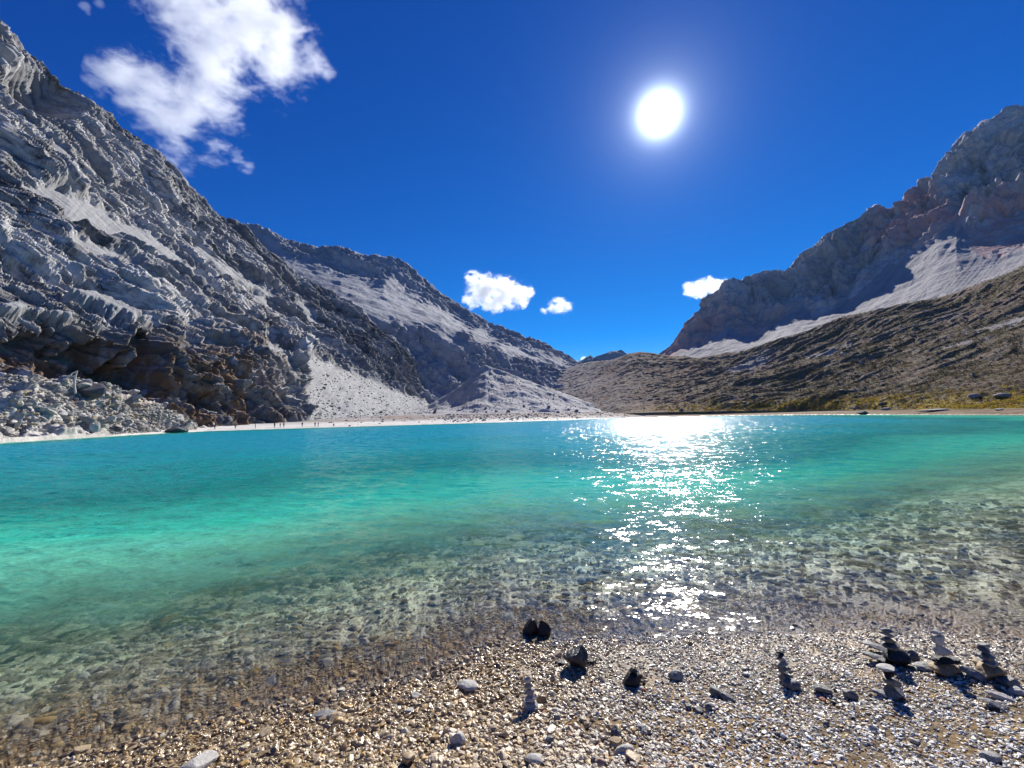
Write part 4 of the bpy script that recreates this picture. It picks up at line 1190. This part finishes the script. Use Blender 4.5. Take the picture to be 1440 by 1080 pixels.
def far_boulder(label, px, py, w, h, mat, group=None, name='boulder', depth=0.9, keep=(0.5, 0.9), sink=0.2):
    g = cast(px, py)
    if g is None: return
    k = g[1] / FPX
    return stone(label, (g[0], g[1] + 0.3 * w * k, g[2] - sink * h * k), (w * k, w * k * depth, h * k * (1 + sink)), mat, (0, 0, random.uniform(-.4, .4)), name=name, group=group, cat='boulder', keep=keep, sub=ICO3)


for (px, py, w, h) in [(683, 575, 5, 3.5), (698, 579, 6, 3.5), (715, 580, 8, 4.5), (737, 572, 6, 3.5), (741, 588, 5, 2.5), (750, 580, 5, 3), (772, 573, 7, 3.5), (785, 581, 7, 4), (811, 579, 8, 4.5), (841, 581, 5, 3), (652, 574, 5, 3), (646, 578, 6, 3), (720, 590, 5, 2.5), (684, 580, 4, 2.5), (800, 577, 6, 3.5), (668, 577, 4, 2.5)]:
    far_boulder('dark boulder lying on the grey gravel plain below the moraine mound', px, py, w * 0.75, h * 0.8, B_GREY, 'dark boulders scattered on the gravel plain')
far_boulder('big black boulder at the water edge below the rubble slope', 240, 609, 26, 9, B_DARK)
far_boulder('black boulder standing right of the big black boulder at the water edge', 256, 608, 11, 9, B_DARK)
far_boulder('low dark boulder at the foot of the rubble near the sand strip', 157, 606, 20, 6, B_DARK)
far_boulder('upright pale boulder at the foot of the rubble slope', 127, 608, 13, 13, B_PALE)
far_boulder('large dark shaded boulder under the dead tree on the rubble', 118, 557, 40, 20, B_DARK)
far_boulder('rounded grey boulder on the upper edge of the rubble below the cave', 199, 558, 13, 11, B_GREY)
far_boulder('pale slab shaped boulder on the upper edge of the rubble', 185, 555, 14, 8, B_PALE)
far_boulder('pale round boulder low on the upper right edge of the rubble', 231, 574, 8, 9, B_PALE)
far_boulder('pale boulder in the middle of the rubble slope', 80, 585, 14, 8, B_PALE)
far_boulder('dark boulder at the left end of the rubble foot', 12, 602, 16, 8, B_DARK)
far_boulder('grey boulder half sunk in shrubs on the right slope, smaller one', 1376, 560, 15, 7, B_GREY)
far_boulder('long grey boulder on the right slope near the photo edge', 1418, 559, 21, 7, B_GREY)
far_boulder('dark bluish boulder at the right water edge', 1217, 582.5, 15, 5, B_DARK)
far_boulder('dark boulder on the slope foot above the bluish boulder', 1244, 570, 10, 5, B_DARK)
far_boulder('long low pale rock slab on the right shore', 1332, 578, 58, 3.5, B_PALE, None, 'rock_slab', 0.3)
far_boulder('short pale rock slab on the right shore above the bluish boulder', 1204, 575, 11, 3, B_PALE, None, 'rock_slab', 0.4)
far_boulder('pale rock slab between the short slab and the long slab', 1250, 576, 16, 3, B_PALE, None, 'rock_slab', 0.4)
far_boulder('pale rock slab at the right edge of the right shore', 1410, 577, 18, 3, B_PALE, None, 'rock_slab', 0.4)


# ------------------------------------------------------------------ broken stones of the rubble apron and of the gravel plain (stuff)
def rock_litter(name, pts, s, cols, rng, label, mat):
    n = len(pts); nv = ICO2[0].shape[0]
    prot = [stone_shape(np.random.default_rng(500 + k), ICO2, 11, 0.05, (0.35, 0.75)) for k in range(12)]
    ang = rng.uniform(0, 6.283, n); pid = rng.integers(0, 12, n)
    el = np.stack([s * rng.uniform(.8, 1.5, n), s * rng.uniform(.6, 1.1, n), s * rng.uniform(.35, .8, n)], -1) / 2
    V = np.empty((n, nv, 3), np.float32)
    for k in range(12):
        q = np.where(pid == k)[0]
        v = prot[k][None] * el[q][:, None, :]
        t = rng.normal(0, .35, len(q))[:, None]
        v = np.stack([v[..., 0] * np.cos(t) + v[..., 2] * np.sin(t), v[..., 1], -v[..., 0] * np.sin(t) + v[..., 2] * np.cos(t)], -1)
        c_, s_ = np.cos(ang[q])[:, None], np.sin(ang[q])[:, None]
        V[q] = np.stack([v[..., 0] * c_ - v[..., 1] * s_, v[..., 0] * s_ + v[..., 1] * c_, v[..., 2]], -1) + (pts[q] + np.array([0, 0, 1]) * el[q][:, 2:3] * 0.35)[:, None, :]
    F = (ICO2[1][None] + (np.arange(n) * nv)[:, None, None]).reshape(-1, 3)
    me = raw_mesh(name, V.reshape(-1, 3), F, False)
    attr_c(me, 'tone', np.repeat(cols, nv, 0))
    tag(new_obj(name, me, mat), label, 'stones', kind='stuff')


m = NT('broken_stone')
p = m.pos()
m.principled(m.mix(m.ramp(m.noise(1.2, 7, 0.7, p), [(0.35, 0.45), (0.65, 0.0)]), m.attr('tone', 'Color'), (0.06, 0.06, 0.06)), 0.9, 0.2, m.bump(m.noise(3, 6, 0.7, p), 0.6, 0.2))
litter = m.mat
rng = np.random.default_rng(31)
Ph = GH[:, 1:190].reshape(-1, 3)
_ha = np.arctan2(Ph[:, 0], Ph[:, 1])
Ph = Ph[(np.hypot(Ph[:, 0], Ph[:, 1]) > far_radius(_ha) + 2.0) & (Ph[:, 2] > 0.2)]
pk_ = rng.choice(len(Ph), 9500)
sz = np.clip(np.exp(rng.normal(-0.55, 0.5, len(pk_))), 0.22, 2.6)
tone = np.array([.58, .545, .49])[None] * rng.uniform(0.5, 1.1, (len(pk_), 1))
tone = np.where((rng.uniform(size=(len(pk_), 1)) < 0.12), tone * np.array([1.0, .86, .66]), tone)
rock_litter('rubble_stones', Ph[pk_], sz, tone, rng, 'broken grey stones covering the rubble slope at left', litter)
aa = rng.uniform(-0.42, 0.36, 2600); fr_ = far_radius(aa); r_ = fr_ + 2 + rng.uniform(0, 1, 2600) ** 0.8 * 130
xx, yy = r_ * np.sin(aa), r_ * np.cos(aa)
keep_ = (aa > -0.16) | (rng.uniform(size=2600) < 0.15)
pts = np.stack([xx, yy, ground_z(xx, yy)], -1)[keep_]
rock_litter('plain_stones', pts, np.clip(np.exp(rng.normal(-0.45, 0.45, len(pts))), 0.25, 2.2), np.array([.30, .29, .285])[None] * rng.uniform(0.5, 1.3, (len(pts), 1)), rng, 'small scattered stones on the gravel plain behind the lake', litter)

Pf_ = GF[:, 3:300].reshape(-1, 3); Pf_ = Pf_[(Pf_[:, 1] < 620)]
cl_ = sstep(-0.15, 0.3, fbm(Pf_[::7] / 35, 3)) + 0.15
pk_ = rng.choice(len(cl_), 4200, p=cl_ / cl_.sum()); pts = Pf_[::7][pk_]
rock_litter('hillside_stones', pts, np.clip(np.exp(rng.normal(-0.2, 0.5, len(pts))), 0.3, 3.2) * np.clip(pts[:, 1] / 300, 0.5, 1.3), np.array([.34, .325, .31])[None] * rng.uniform(0.45, 1.25, (len(pts), 1)), rng, 'grey stones strewn over the brown hillside', litter)
fm_ = (AA['scree'] > 0.9) & (GA[..., 1] > 180) & (np.arange(GA.shape[1])[None] > 2); Pa_ = GA[fm_]
pk_ = rng.choice(len(Pa_), 1500); pts = Pa_[pk_]
rock_litter('scree_stones', pts, np.clip(np.exp(rng.normal(-0.35, 0.5, len(pts))), 0.3, 2.6), np.array([.36, .355, .35])[None] * rng.uniform(0.35, 1.2, (len(pts), 1)), rng, 'loose stones on the pale scree fan of the left cliff', litter)
Pc_ = GC[:, 2:150].reshape(-1, 3); pts = Pc_[rng.choice(len(Pc_), 1500)]
rock_litter('moraine_stones', pts, np.clip(np.exp(rng.normal(-0.3, 0.5, len(pts))), 0.3, 2.6), np.array([.36, .355, .36])[None] * rng.uniform(0.35, 1.2, (len(pts), 1)), rng, 'loose stones on the moraine mound', litter)

# ------------------------------------------------------------------ bleached dead trunks on the rubble
m = NT('bleached_wood')
c = m.mix(m.noise(1.5, 6, 0.6, m.vscale(m.pos(), (1, 1, 0.3))), (0.42, 0.40, 0.36), (0.72, 0.70, 0.65))
m.principled(c, 0.85, 0.2)
wood = m.mat


def limb(pts, radii, sides=8):
    pts = [Vector(q) for q in pts]
    V = []; F = []
    for i, q in enumerate(pts):
        d = (pts[min(i + 1, len(pts) - 1)] - pts[max(i - 1, 0)]).normalized()
        a = d.orthogonal().normalized(); b = d.cross(a)
        for k in range(sides):
            t = 2 * math.pi * k / sides
            V.append(q + (a * math.cos(t) + b * math.sin(t)) * radii[i])
    for i in range(len(pts) - 1):
        for k in range(sides):
            F.append((i * sides + k, i * sides + (k + 1) % sides, (i + 1) * sides + (k + 1) % sides, (i + 1) * sides + k))
    return V, F


def dead_trunk(label, chains):
    base = cast(*chains[0][0][:2])
    if base is None: return
    bm = bmesh.new()
    for ch in chains:
        p0 = cast(*ch[0][:2])
        pts = [at(a, b, base[1] + dy) for a, b, dy, r in ch]
        # smooth the run with a little wobble
        P = []; Rr = []
        for i in range(len(pts) - 1):
            for t in np.linspace(0, 1, 5)[:-1]:
                P.append(pts[i] * (1 - t) + pts[i + 1] * t + np.array([0, 0, 0.06 * math.sin(7 * (i + t))])); Rr.append(ch[i][3] * (1 - t) + ch[i + 1][3] * t)
        P.append(pts[-1]); Rr.append(ch[-1][3])
        V, F = limb(P, Rr)
        vs = [bm.verts.new(Vector(q) - Vector(base)) for q in V]
        for f in F: bm.faces.new([vs[i] for i in f])
    me = bpy.data.meshes.new('dead_trunk'); bm.to_mesh(me); bm.free()
    for f in me.polygons: f.use_smooth = True
    o = new_obj('dead_trunk', me, wood); o.location = base
    tag(o, label, 'dead tree')


dead_trunk('bleached forked dead tree leaning over the dark boulder on the rubble', [
    [(106, 554, -0.6, .22), (104.5, 540, -0.7, .20), (106, 530, -0.6, .17), (109, 521, -0.5, .10)],
    [(87, 539, -0.6, .08), (95, 531, -0.6, .13), (102, 525, -0.6, .15), (108, 522, -0.5, .12)]])
dead_trunk('small bleached curved branch standing low on the left rubble', [[(27, 598, -0.5, .16), (30, 590, -0.6, .13), (35, 584, -0.6, .10), (42, 580.5, -0.6, .06)]])


# ------------------------------------------------------------------ walkers on the white beach
def skin_person(name, pose, mats, sit=False):
    J = {}
    if not sit:
        J = dict(pelvis=(0, 0, .93), belly=(0, .01, 1.10), chest=(0, .0, 1.32), neck=(0, .01, 1.48), head=(0, -.02, 1.60), crown=(0, -.01, 1.70),
                 hl=(.10, 0, .88), kl=(.11 + .02, -.06 * pose, .50), al=(.12, .16 * pose, .09), tl=(.13, .16 * pose - .16, .04),
                 hr=(-.10, 0, .88), kr=(-.11, -.10 * (1 - pose), .50), ar=(-.12, -.20 * (1 - pose), .09), tr=(-.13, -.20 * (1 - pose) - .16, .04),
                 sl=(.19, 0, 1.40), el=(.27, .05, 1.14), wl=(.27, -.10, .92), fl=(.26, -.15, .83),
                 sr=(-.19, 0, 1.40), er=(-.27, .03, 1.14), wr=(-.26, -.14, .94), fr=(-.25, -.19, .86))
    else:
        J = dict(pelvis=(0, 0, .20), belly=(0, .02, .38), chest=(0, -.02, .60), neck=(0, -.05, .76), head=(0, -.09, .88), crown=(0, -.08, .98),
                 hl=(.11, -.04, .18), kl=(.15, -.40, .42), al=(.14, -.62, .08), tl=(.14, -.78, .05),
                 hr=(-.11, -.04, .18), kr=(-.15, -.38, .44), ar=(-.14, -.58, .08), tr=(-.14, -.74, .05),
                 sl=(.19, -.02, .68), el=(.25, -.22, .48), wl=(.16, -.40, .46), fl=(.12, -.46, .46),
                 sr=(-.19, -.02, .68), er=(-.25, -.22, .48), wr=(-.16, -.40, .48), fr=(-.12, -.46, .48))
    rad = dict(pelvis=.155, belly=.145, chest=.165, neck=.062, head=.095, crown=.075, h=.095, k=.062, a=.045, t=.035, s=.075, e=.052, w=.036, f=.035)
    names = list(J)
    E = [('pelvis', 'belly'), ('belly', 'chest'), ('chest', 'neck'), ('neck', 'head'), ('head', 'crown')]
    for s in 'lr':
        E += [('pelvis', 'h' + s), ('h' + s, 'k' + s), ('k' + s, 'a' + s), ('a' + s, 't' + s), ('chest', 's' + s), ('s' + s, 'e' + s), ('e' + s, 'w' + s), ('w' + s, 'f' + s)]
    me = bpy.data.meshes.new(name)
    me.from_pydata([J[n] for n in names], [(names.index(a), names.index(b)) for a, b in E], [])
    o = bpy.data.objects.new(name, me); COL.objects.link(o)
    sk = o.modifiers.new('skin', 'SKIN')
    for i, n in enumerate(names):
        r = rad.get(n) or rad[n[0]]
        me.skin_vertices[0].data[i].radius = (r, r * (0.8 if n in ('pelvis', 'belly', 'chest') else 1))
        me.skin_vertices[0].data[i].use_root = n == 'pelvis'
    o.modifiers.new('sub', 'SUBSURF').levels = 1
    d = bpy.context.evaluated_depsgraph_get()
    ev = o.evaluated_get(d)
    m2 = bpy.data.meshes.new_from_object(ev)
    bpy.data.objects.remove(o); bpy.data.meshes.remove(me)
    m2.name = name
    for mm in mats: m2.materials.append(mm)
    hip = J['pelvis'][2]; nk = J['neck'][2] + .02
    for f in m2.polygons:
        z = f.center.z; f.use_smooth = True
        y_ = f.center.y
        hand = abs(f.center.x) > .2 and z < J['wl'][2] + .02 and not sit
        f.material_index = 3 if z > J['head'][2] + .04 or (z > nk + .05 and y_ > .0) else 2 if (z > nk or hand) else 0 if (z > hip - .02 and not (sit and y_ < -.45)) else 1
    return m2


def cloth(name, c):
    m = NT(name)
    m.principled(m.mix(m.noise(14, 4, 0.6, m.n('ShaderNodeTexCoord').outputs['Object']), mul(c, 0.7), c), 0.85, 0.2)
    return m.mat


skin = cloth('skin', (0.45, 0.28, 0.19)); hair = cloth('black_hair', (0.02, 0.018, 0.016))
black = cloth('black_cloth', (0.025, 0.025, 0.03)); navy = cloth('navy_cloth', (0.03, 0.04, 0.10)); red = cloth('dark_red_cloth', (0.12, 0.03, 0.03)); greyc = cloth('grey_cloth', (0.12, 0.12, 0.13))
walk = [('person in dark clothes at the left end of the white beach', 302, 0.6, black, black, 0, 1), ('person in grey standing next to the leftmost walker on the white beach', 331, 0.4, greyc, black, 0.8, 1),
        ('person in dark grey between the pair and the large dark figure on the beach', 359, 0.7, greyc, black, 2.0, 1), ('person in black, the darkest of the figures on the white beach', 386, 0.3, black, black, 1.2, 1.08),
        ('person in navy just right of the darkest figure on the beach', 394, 0.6, navy, black, -0.6, 0.95), ('person in dark red beside the navy figure on the beach', 399, 0.5, red, black, 0.3, 1),
        ('person in black standing alone in the middle of the white beach', 425, 0.5, black, navy, 0, 1.05), ('left person of the right-hand pair on the white beach', 443, 0.4, navy, black, 0.5, 1),
        ('right person of the right-hand pair on the white beach', 447.5, 0.7, greyc, black, -0.8, 1)]
for lab, px, pose, top, bot, rz, sc in walk:
    v = ray(px, 602.0); a = math.atan2(v[0], v[1]); r = float(far_radius(a)) + 4.0
    xx, yy = r * math.sin(a), r * math.cos(a)
    o = new_obj('person', skin_person('person', pose, (top, bot, skin, hair)))
    o.location = (xx, yy, float(ground_z(xx, yy)) - 0.01); o.rotation_euler = (0, 0, rz); o.scale = (sc,) * 3
    tag(o, lab, 'person', 'people on the white beach')
v = ray(469, 600.0); a = math.atan2(v[0], v[1]); r = float(far_radius(a)) + 5.0
o = new_obj('person', skin_person('person', 0.5, (black, black, skin, hair), True)); xx, yy = r * math.sin(a), r * math.cos(a)
o.location = (xx, yy, float(ground_z(xx, yy)) - 0.02); o.rotation_euler = (0, 0, 0.9)
tag(o, 'person in black sitting on the right end of the white beach', 'person', 'people on the white beach')

# ------------------------------------------------------------------ low shrubs on the right-hand hillside (ground cover)
def tufts(name, pts, size, cols, rng, blades=11):
    n = len(pts)
    d = rng.normal(size=(n, blades, 3)); d[..., 2] = np.abs(d[..., 2]) * 0.75 + 0.1
    d /= np.linalg.norm(d, axis=-1, keepdims=True)
    rad = rng.uniform(0.35, 1.0, (n, blades, 1)) ** 0.5
    c = pts[:, None] + d * rad * size[:, None, None]
    t1 = rng.normal(size=(n, blades, 3)); t1 /= np.linalg.norm(t1, axis=-1, keepdims=True)
    t2 = np.cross(d, t1); t2 /= np.linalg.norm(t2, axis=-1, keepdims=True) + 1e-6
    L = (size[:, None, None] * rng.uniform(0.28, 0.55, (n, blades, 1)))
    V = np.stack([c - t1 * L, c + t1 * L, c + (d * 0.6 + t2) * L], 2).reshape(-1, 3)
    F = np.arange(len(V)).reshape(-1, 3)
    me = raw_mesh(name, V, F, False)
    cc = np.repeat(cols, blades * 3, 0) * rng.uniform(0.7, 1.3, (n * blades, 1)).repeat(3, 0)
    attr_c(me, 'tone', cc)
    return me


m = NT('shrub_leaf')
p_ = m.principled(m.attr('tone', 'Color'), 0.8, 0.15)
tl = m.n('ShaderNodeBsdfTranslucent'); m.l(m.attr('tone', 'Color'), tl.inputs[0])
ms = m.n('ShaderNodeMixShader'); ms.inputs[0].default_value = 0.3
m.l(p_.outputs[0], ms.inputs[1]); m.l(tl.outputs[0], ms.inputs[2]); m.l(ms.outputs[0], m.out.inputs['Surface'])
leaf_mat = m.mat
rng = np.random.default_rng(77)
nx_, nv_ = GF.shape[:2]
Pf = GF.reshape(-1, 3); vegf = AF['veg'].ravel() + 0.05; nearf = AF['near'].ravel(); pal = AF['scree'].ravel()
idx = np.arange(nx_ * nv_); col_ = idx % nv_
valid = (col_ > 2) & (col_ < 330) & (Pf[:, 1] < 640)
ucol = (idx // nv_) / (nx_ - 1.0)
valid &= ucol > 0.24
wgt = np.where(valid, (0.06 + vegf) * (1 - np.clip(pal, 0, 1)) * (0.4 + sstep(-0.1, 0.35, fbm(Pf / 16, 4))), 0)
wgt /= wgt.sum()
pick = rng.choice(idx, 26000, p=wgt)
pts = Pf[pick] + rng.normal(0, .5, (len(pick), 3)) * np.array([1, 1, 0])
kind_ = rng.uniform(size=len(pick))
cols = np.where(kind_[:, None] < 0.45, np.array([[.085, .072, .032]]), np.where(kind_[:, None] < 0.75, np.array([[.125, .098, .055]]), np.where(kind_[:, None] < 0.93, np.array([[.15, .12, .045]]), np.array([[.17, .09, .045]]))))
me = tufts('hillside_shrubs', pts, rng.uniform(0.35, 0.9, len(pick)) * np.clip(pts[:, 1] / 260, 0.5, 1.3), cols, rng)
tag(new_obj('hillside_shrubs', me, leaf_mat), 'dark low shrubs and heath covering the right hillside', 'shrubs', kind='stuff')
w2 = np.where((col_ > 2) & (col_ < 60), nearf * (0.2 + sstep(0.0, 0.3, fbm(Pf / 12 + 4, 3))), 0); w2 /= w2.sum()
pick = rng.choice(idx, 9000, p=w2)
pts = Pf[pick] + rng.normal(0, .4, (len(pick), 3)) * np.array([1, 1, 0])
k2 = rng.uniform(size=(len(pick), 1))
cols = np.where(k2 < 0.5, np.array([[.50, .37, .04]]), np.where(k2 < 0.8, np.array([[.36, .30, .05]]), np.array([[.30, .15, .04]])))
me = tufts('yellow_grass', pts, rng.uniform(0.25, 0.7, len(pick)), cols, rng)
tag(new_obj('yellow_grass', me, leaf_mat), 'yellow autumn grass and herbs along the right shore', 'grass', kind='stuff')


# ------------------------------------------------------------------ clouds: lobed volumes far beyond the ridges
def cloud(label, lobes, depth, dens, nscale, amp, thick, seed, cut=0.0, gain=3.0, wisp=1.0):
    C = [(at(a, b, depth), r * depth / FPX) for a, b, r in lobes]
    P = np.array([c[0] for c in C]); Rr = np.array([c[1] for c in C])
    lo = (P - Rr[:, None] * 1.25).min(0); hi = (P + Rr[:, None] * 1.25).max(0)
    mid = (lo + hi) / 2
    # closed hull around all lobes
    bm = bmesh.new()
    dirs = ICO3[0]
    for c, r in zip(P, Rr):
        q = c + dirs * r * 1.3 * np.array([1, thick, 1])
        for v in q: bm.verts.new(v - mid)
    res = bmesh.ops.convex_hull(bm, input=bm.verts[:])
    bmesh.ops.delete(bm, geom=list({g for g in res['geom_interior'] + res['geom_unused'] if isinstance(g, bmesh.types.BMVert)}), context='VERTS')
    me = bpy.data.meshes.new('cloud'); bm.to_mesh(me); bm.free()
    m = NT('cloud_vapour')
    p = m.pos()
    best = None
    mp = m.n('ShaderNodeMapping'); m.l(p, mp.inputs['Vector']); mp.inputs['Rotation'].default_value = (0, R(-48), 0); mp.inputs['Scale'].default_value = (1.0, 1.0, wisp)
    nz = m.math('ADD', m.math('MULTIPLY', m.noise(nscale, 3, 0.55, mp.outputs[0], 0.8), 0.60), m.math('MULTIPLY', m.noise(nscale * 4.0, 6, 0.66, mp.outputs[0], 0.6), 0.40))
    for c, r in zip(P, Rr):
        s = m.n('ShaderNodeVectorMath', operation='SUBTRACT'); m.l(p, s.inputs[0]); s.inputs[1].default_value = tuple(c)
        q = m.n('ShaderNodeVectorMath', operation='MULTIPLY'); m.l(s.outputs[0], q.inputs[0]); q.inputs[1].default_value = (1 / r, 1 / (r * thick), 1 / r)
        ln = m.n('ShaderNodeVectorMath', operation='LENGTH'); m.l(q.outputs[0], ln.inputs[0])
        f = m.math('SUBTRACT', 1.0, ln.outputs['Value'])
        best = f if best is None else m.math('SMOOTH_MAX', best, f)
        if best is not f: best.node.inputs[2].default_value = 0.25
    d = m.math('ADD', best, m.math('MULTIPLY', m.math('SUBTRACT', nz, 0.5 + cut), amp))
    d = m.math('MULTIPLY', m.math('MULTIPLY', d, gain, True), dens)
    vs = m.n('ShaderNodeVolumePrincipled')
    vs.inputs['Color'].default_value = (0.90, 0.91, 0.93, 1); vs.inputs['Anisotropy'].default_value = 0.55
    m.l(d, vs.inputs['Density'])
    m.l(vs.outputs[0], m.out.inputs['Volume'])
    o = new_obj('cloud', me, m.mat); o.location = mid
    tag(o, label, 'cloud')
    return o


cloud('large ragged white cloud hanging above the left cliff', [(168, 112, 40), (215, 130, 55), (250, 165, 55), (285, 140, 55), (300, 95, 60), (325, 65, 70), (290, 15, 75), (345, 15, 65), (390, 45, 50), (395, 90, 48), (250, 205, 36), (300, 205, 26), (335, 222, 18), (350, 235, 12), (440, 85, 22), (458, 105, 16), (430, 65, 18), (250, -30, 60), (330, -40, 80)], 2500, 0.010, 0.0042, 5.0, 0.6, 1, 0.02, 1.0, 2.2)
cloud('white puffy cloud right of the bowl mountain ridge', [(667, 393, 13), (683, 408, 24), (706, 412, 24), (730, 414, 18), (660, 424, 10), (695, 425, 16), (742, 412, 9)], 4200, 0.02, 0.0085, 4.0, 0.7, 2, 0.0, 1.5, 1.5)
cloud('small white cloud wisp low over the pass', [(787, 429, 12), (798, 430, 8), (775, 430, 8), (764, 437, 6)], 4200, 0.016, 0.012, 4.0, 0.7, 3, 0.0, 1.3, 1.5)
cloud('flat white cloud half hidden behind the right crags', [(972, 407, 11), (985, 406, 14), (1003, 404, 14), (1020, 401, 10), (1030, 402, 8)], 4200, 0.02, 0.010, 4.0, 0.7, 4, 0.0, 1.5, 1.5)
cloud('tiny white cloud showing in the gap beside the far blue peak', [(821, 505, 5), (826, 506, 4)], 9000, 0.01, 0.006, 1.0, 0.8, 5, 0.0, 3.0)
cloud('faint small wisp of cloud near the top left corner', [(120, 10, 9), (139, 4, 9), (124, 18, 5)], 2500, 0.004, 0.012, 2.0, 0.8, 6, 0.03, 2.0)
scene.cycles.volume_step_rate = 0.6
scene.cycles.volume_max_steps = 256

# ------------------------------------------------------------------ thin mountain air
bm = bmesh.new(); bmesh.ops.create_cube(bm, size=1.0)
for v in bm.verts:
    v.co = Vector((v.co.x * 19200, v.co.y * 19200, 410 + v.co.z * 880))
me = bpy.data.meshes.new('haze'); bm.to_mesh(me); bm.free()
m = NT('mountain_air')
vs = m.n('ShaderNodeVolumePrincipled')
vs.inputs['Color'].default_value = (0.34, 0.62, 1.0, 1); vs.inputs['Density'].default_value = 1.7e-5; vs.inputs['Anisotropy'].default_value = 0.2
m.l(vs.outputs[0], m.out.inputs['Volume'])
tag(new_obj('haze', me, m.mat), 'thin bluish air filling the valley', 'haze', kind='stuff')
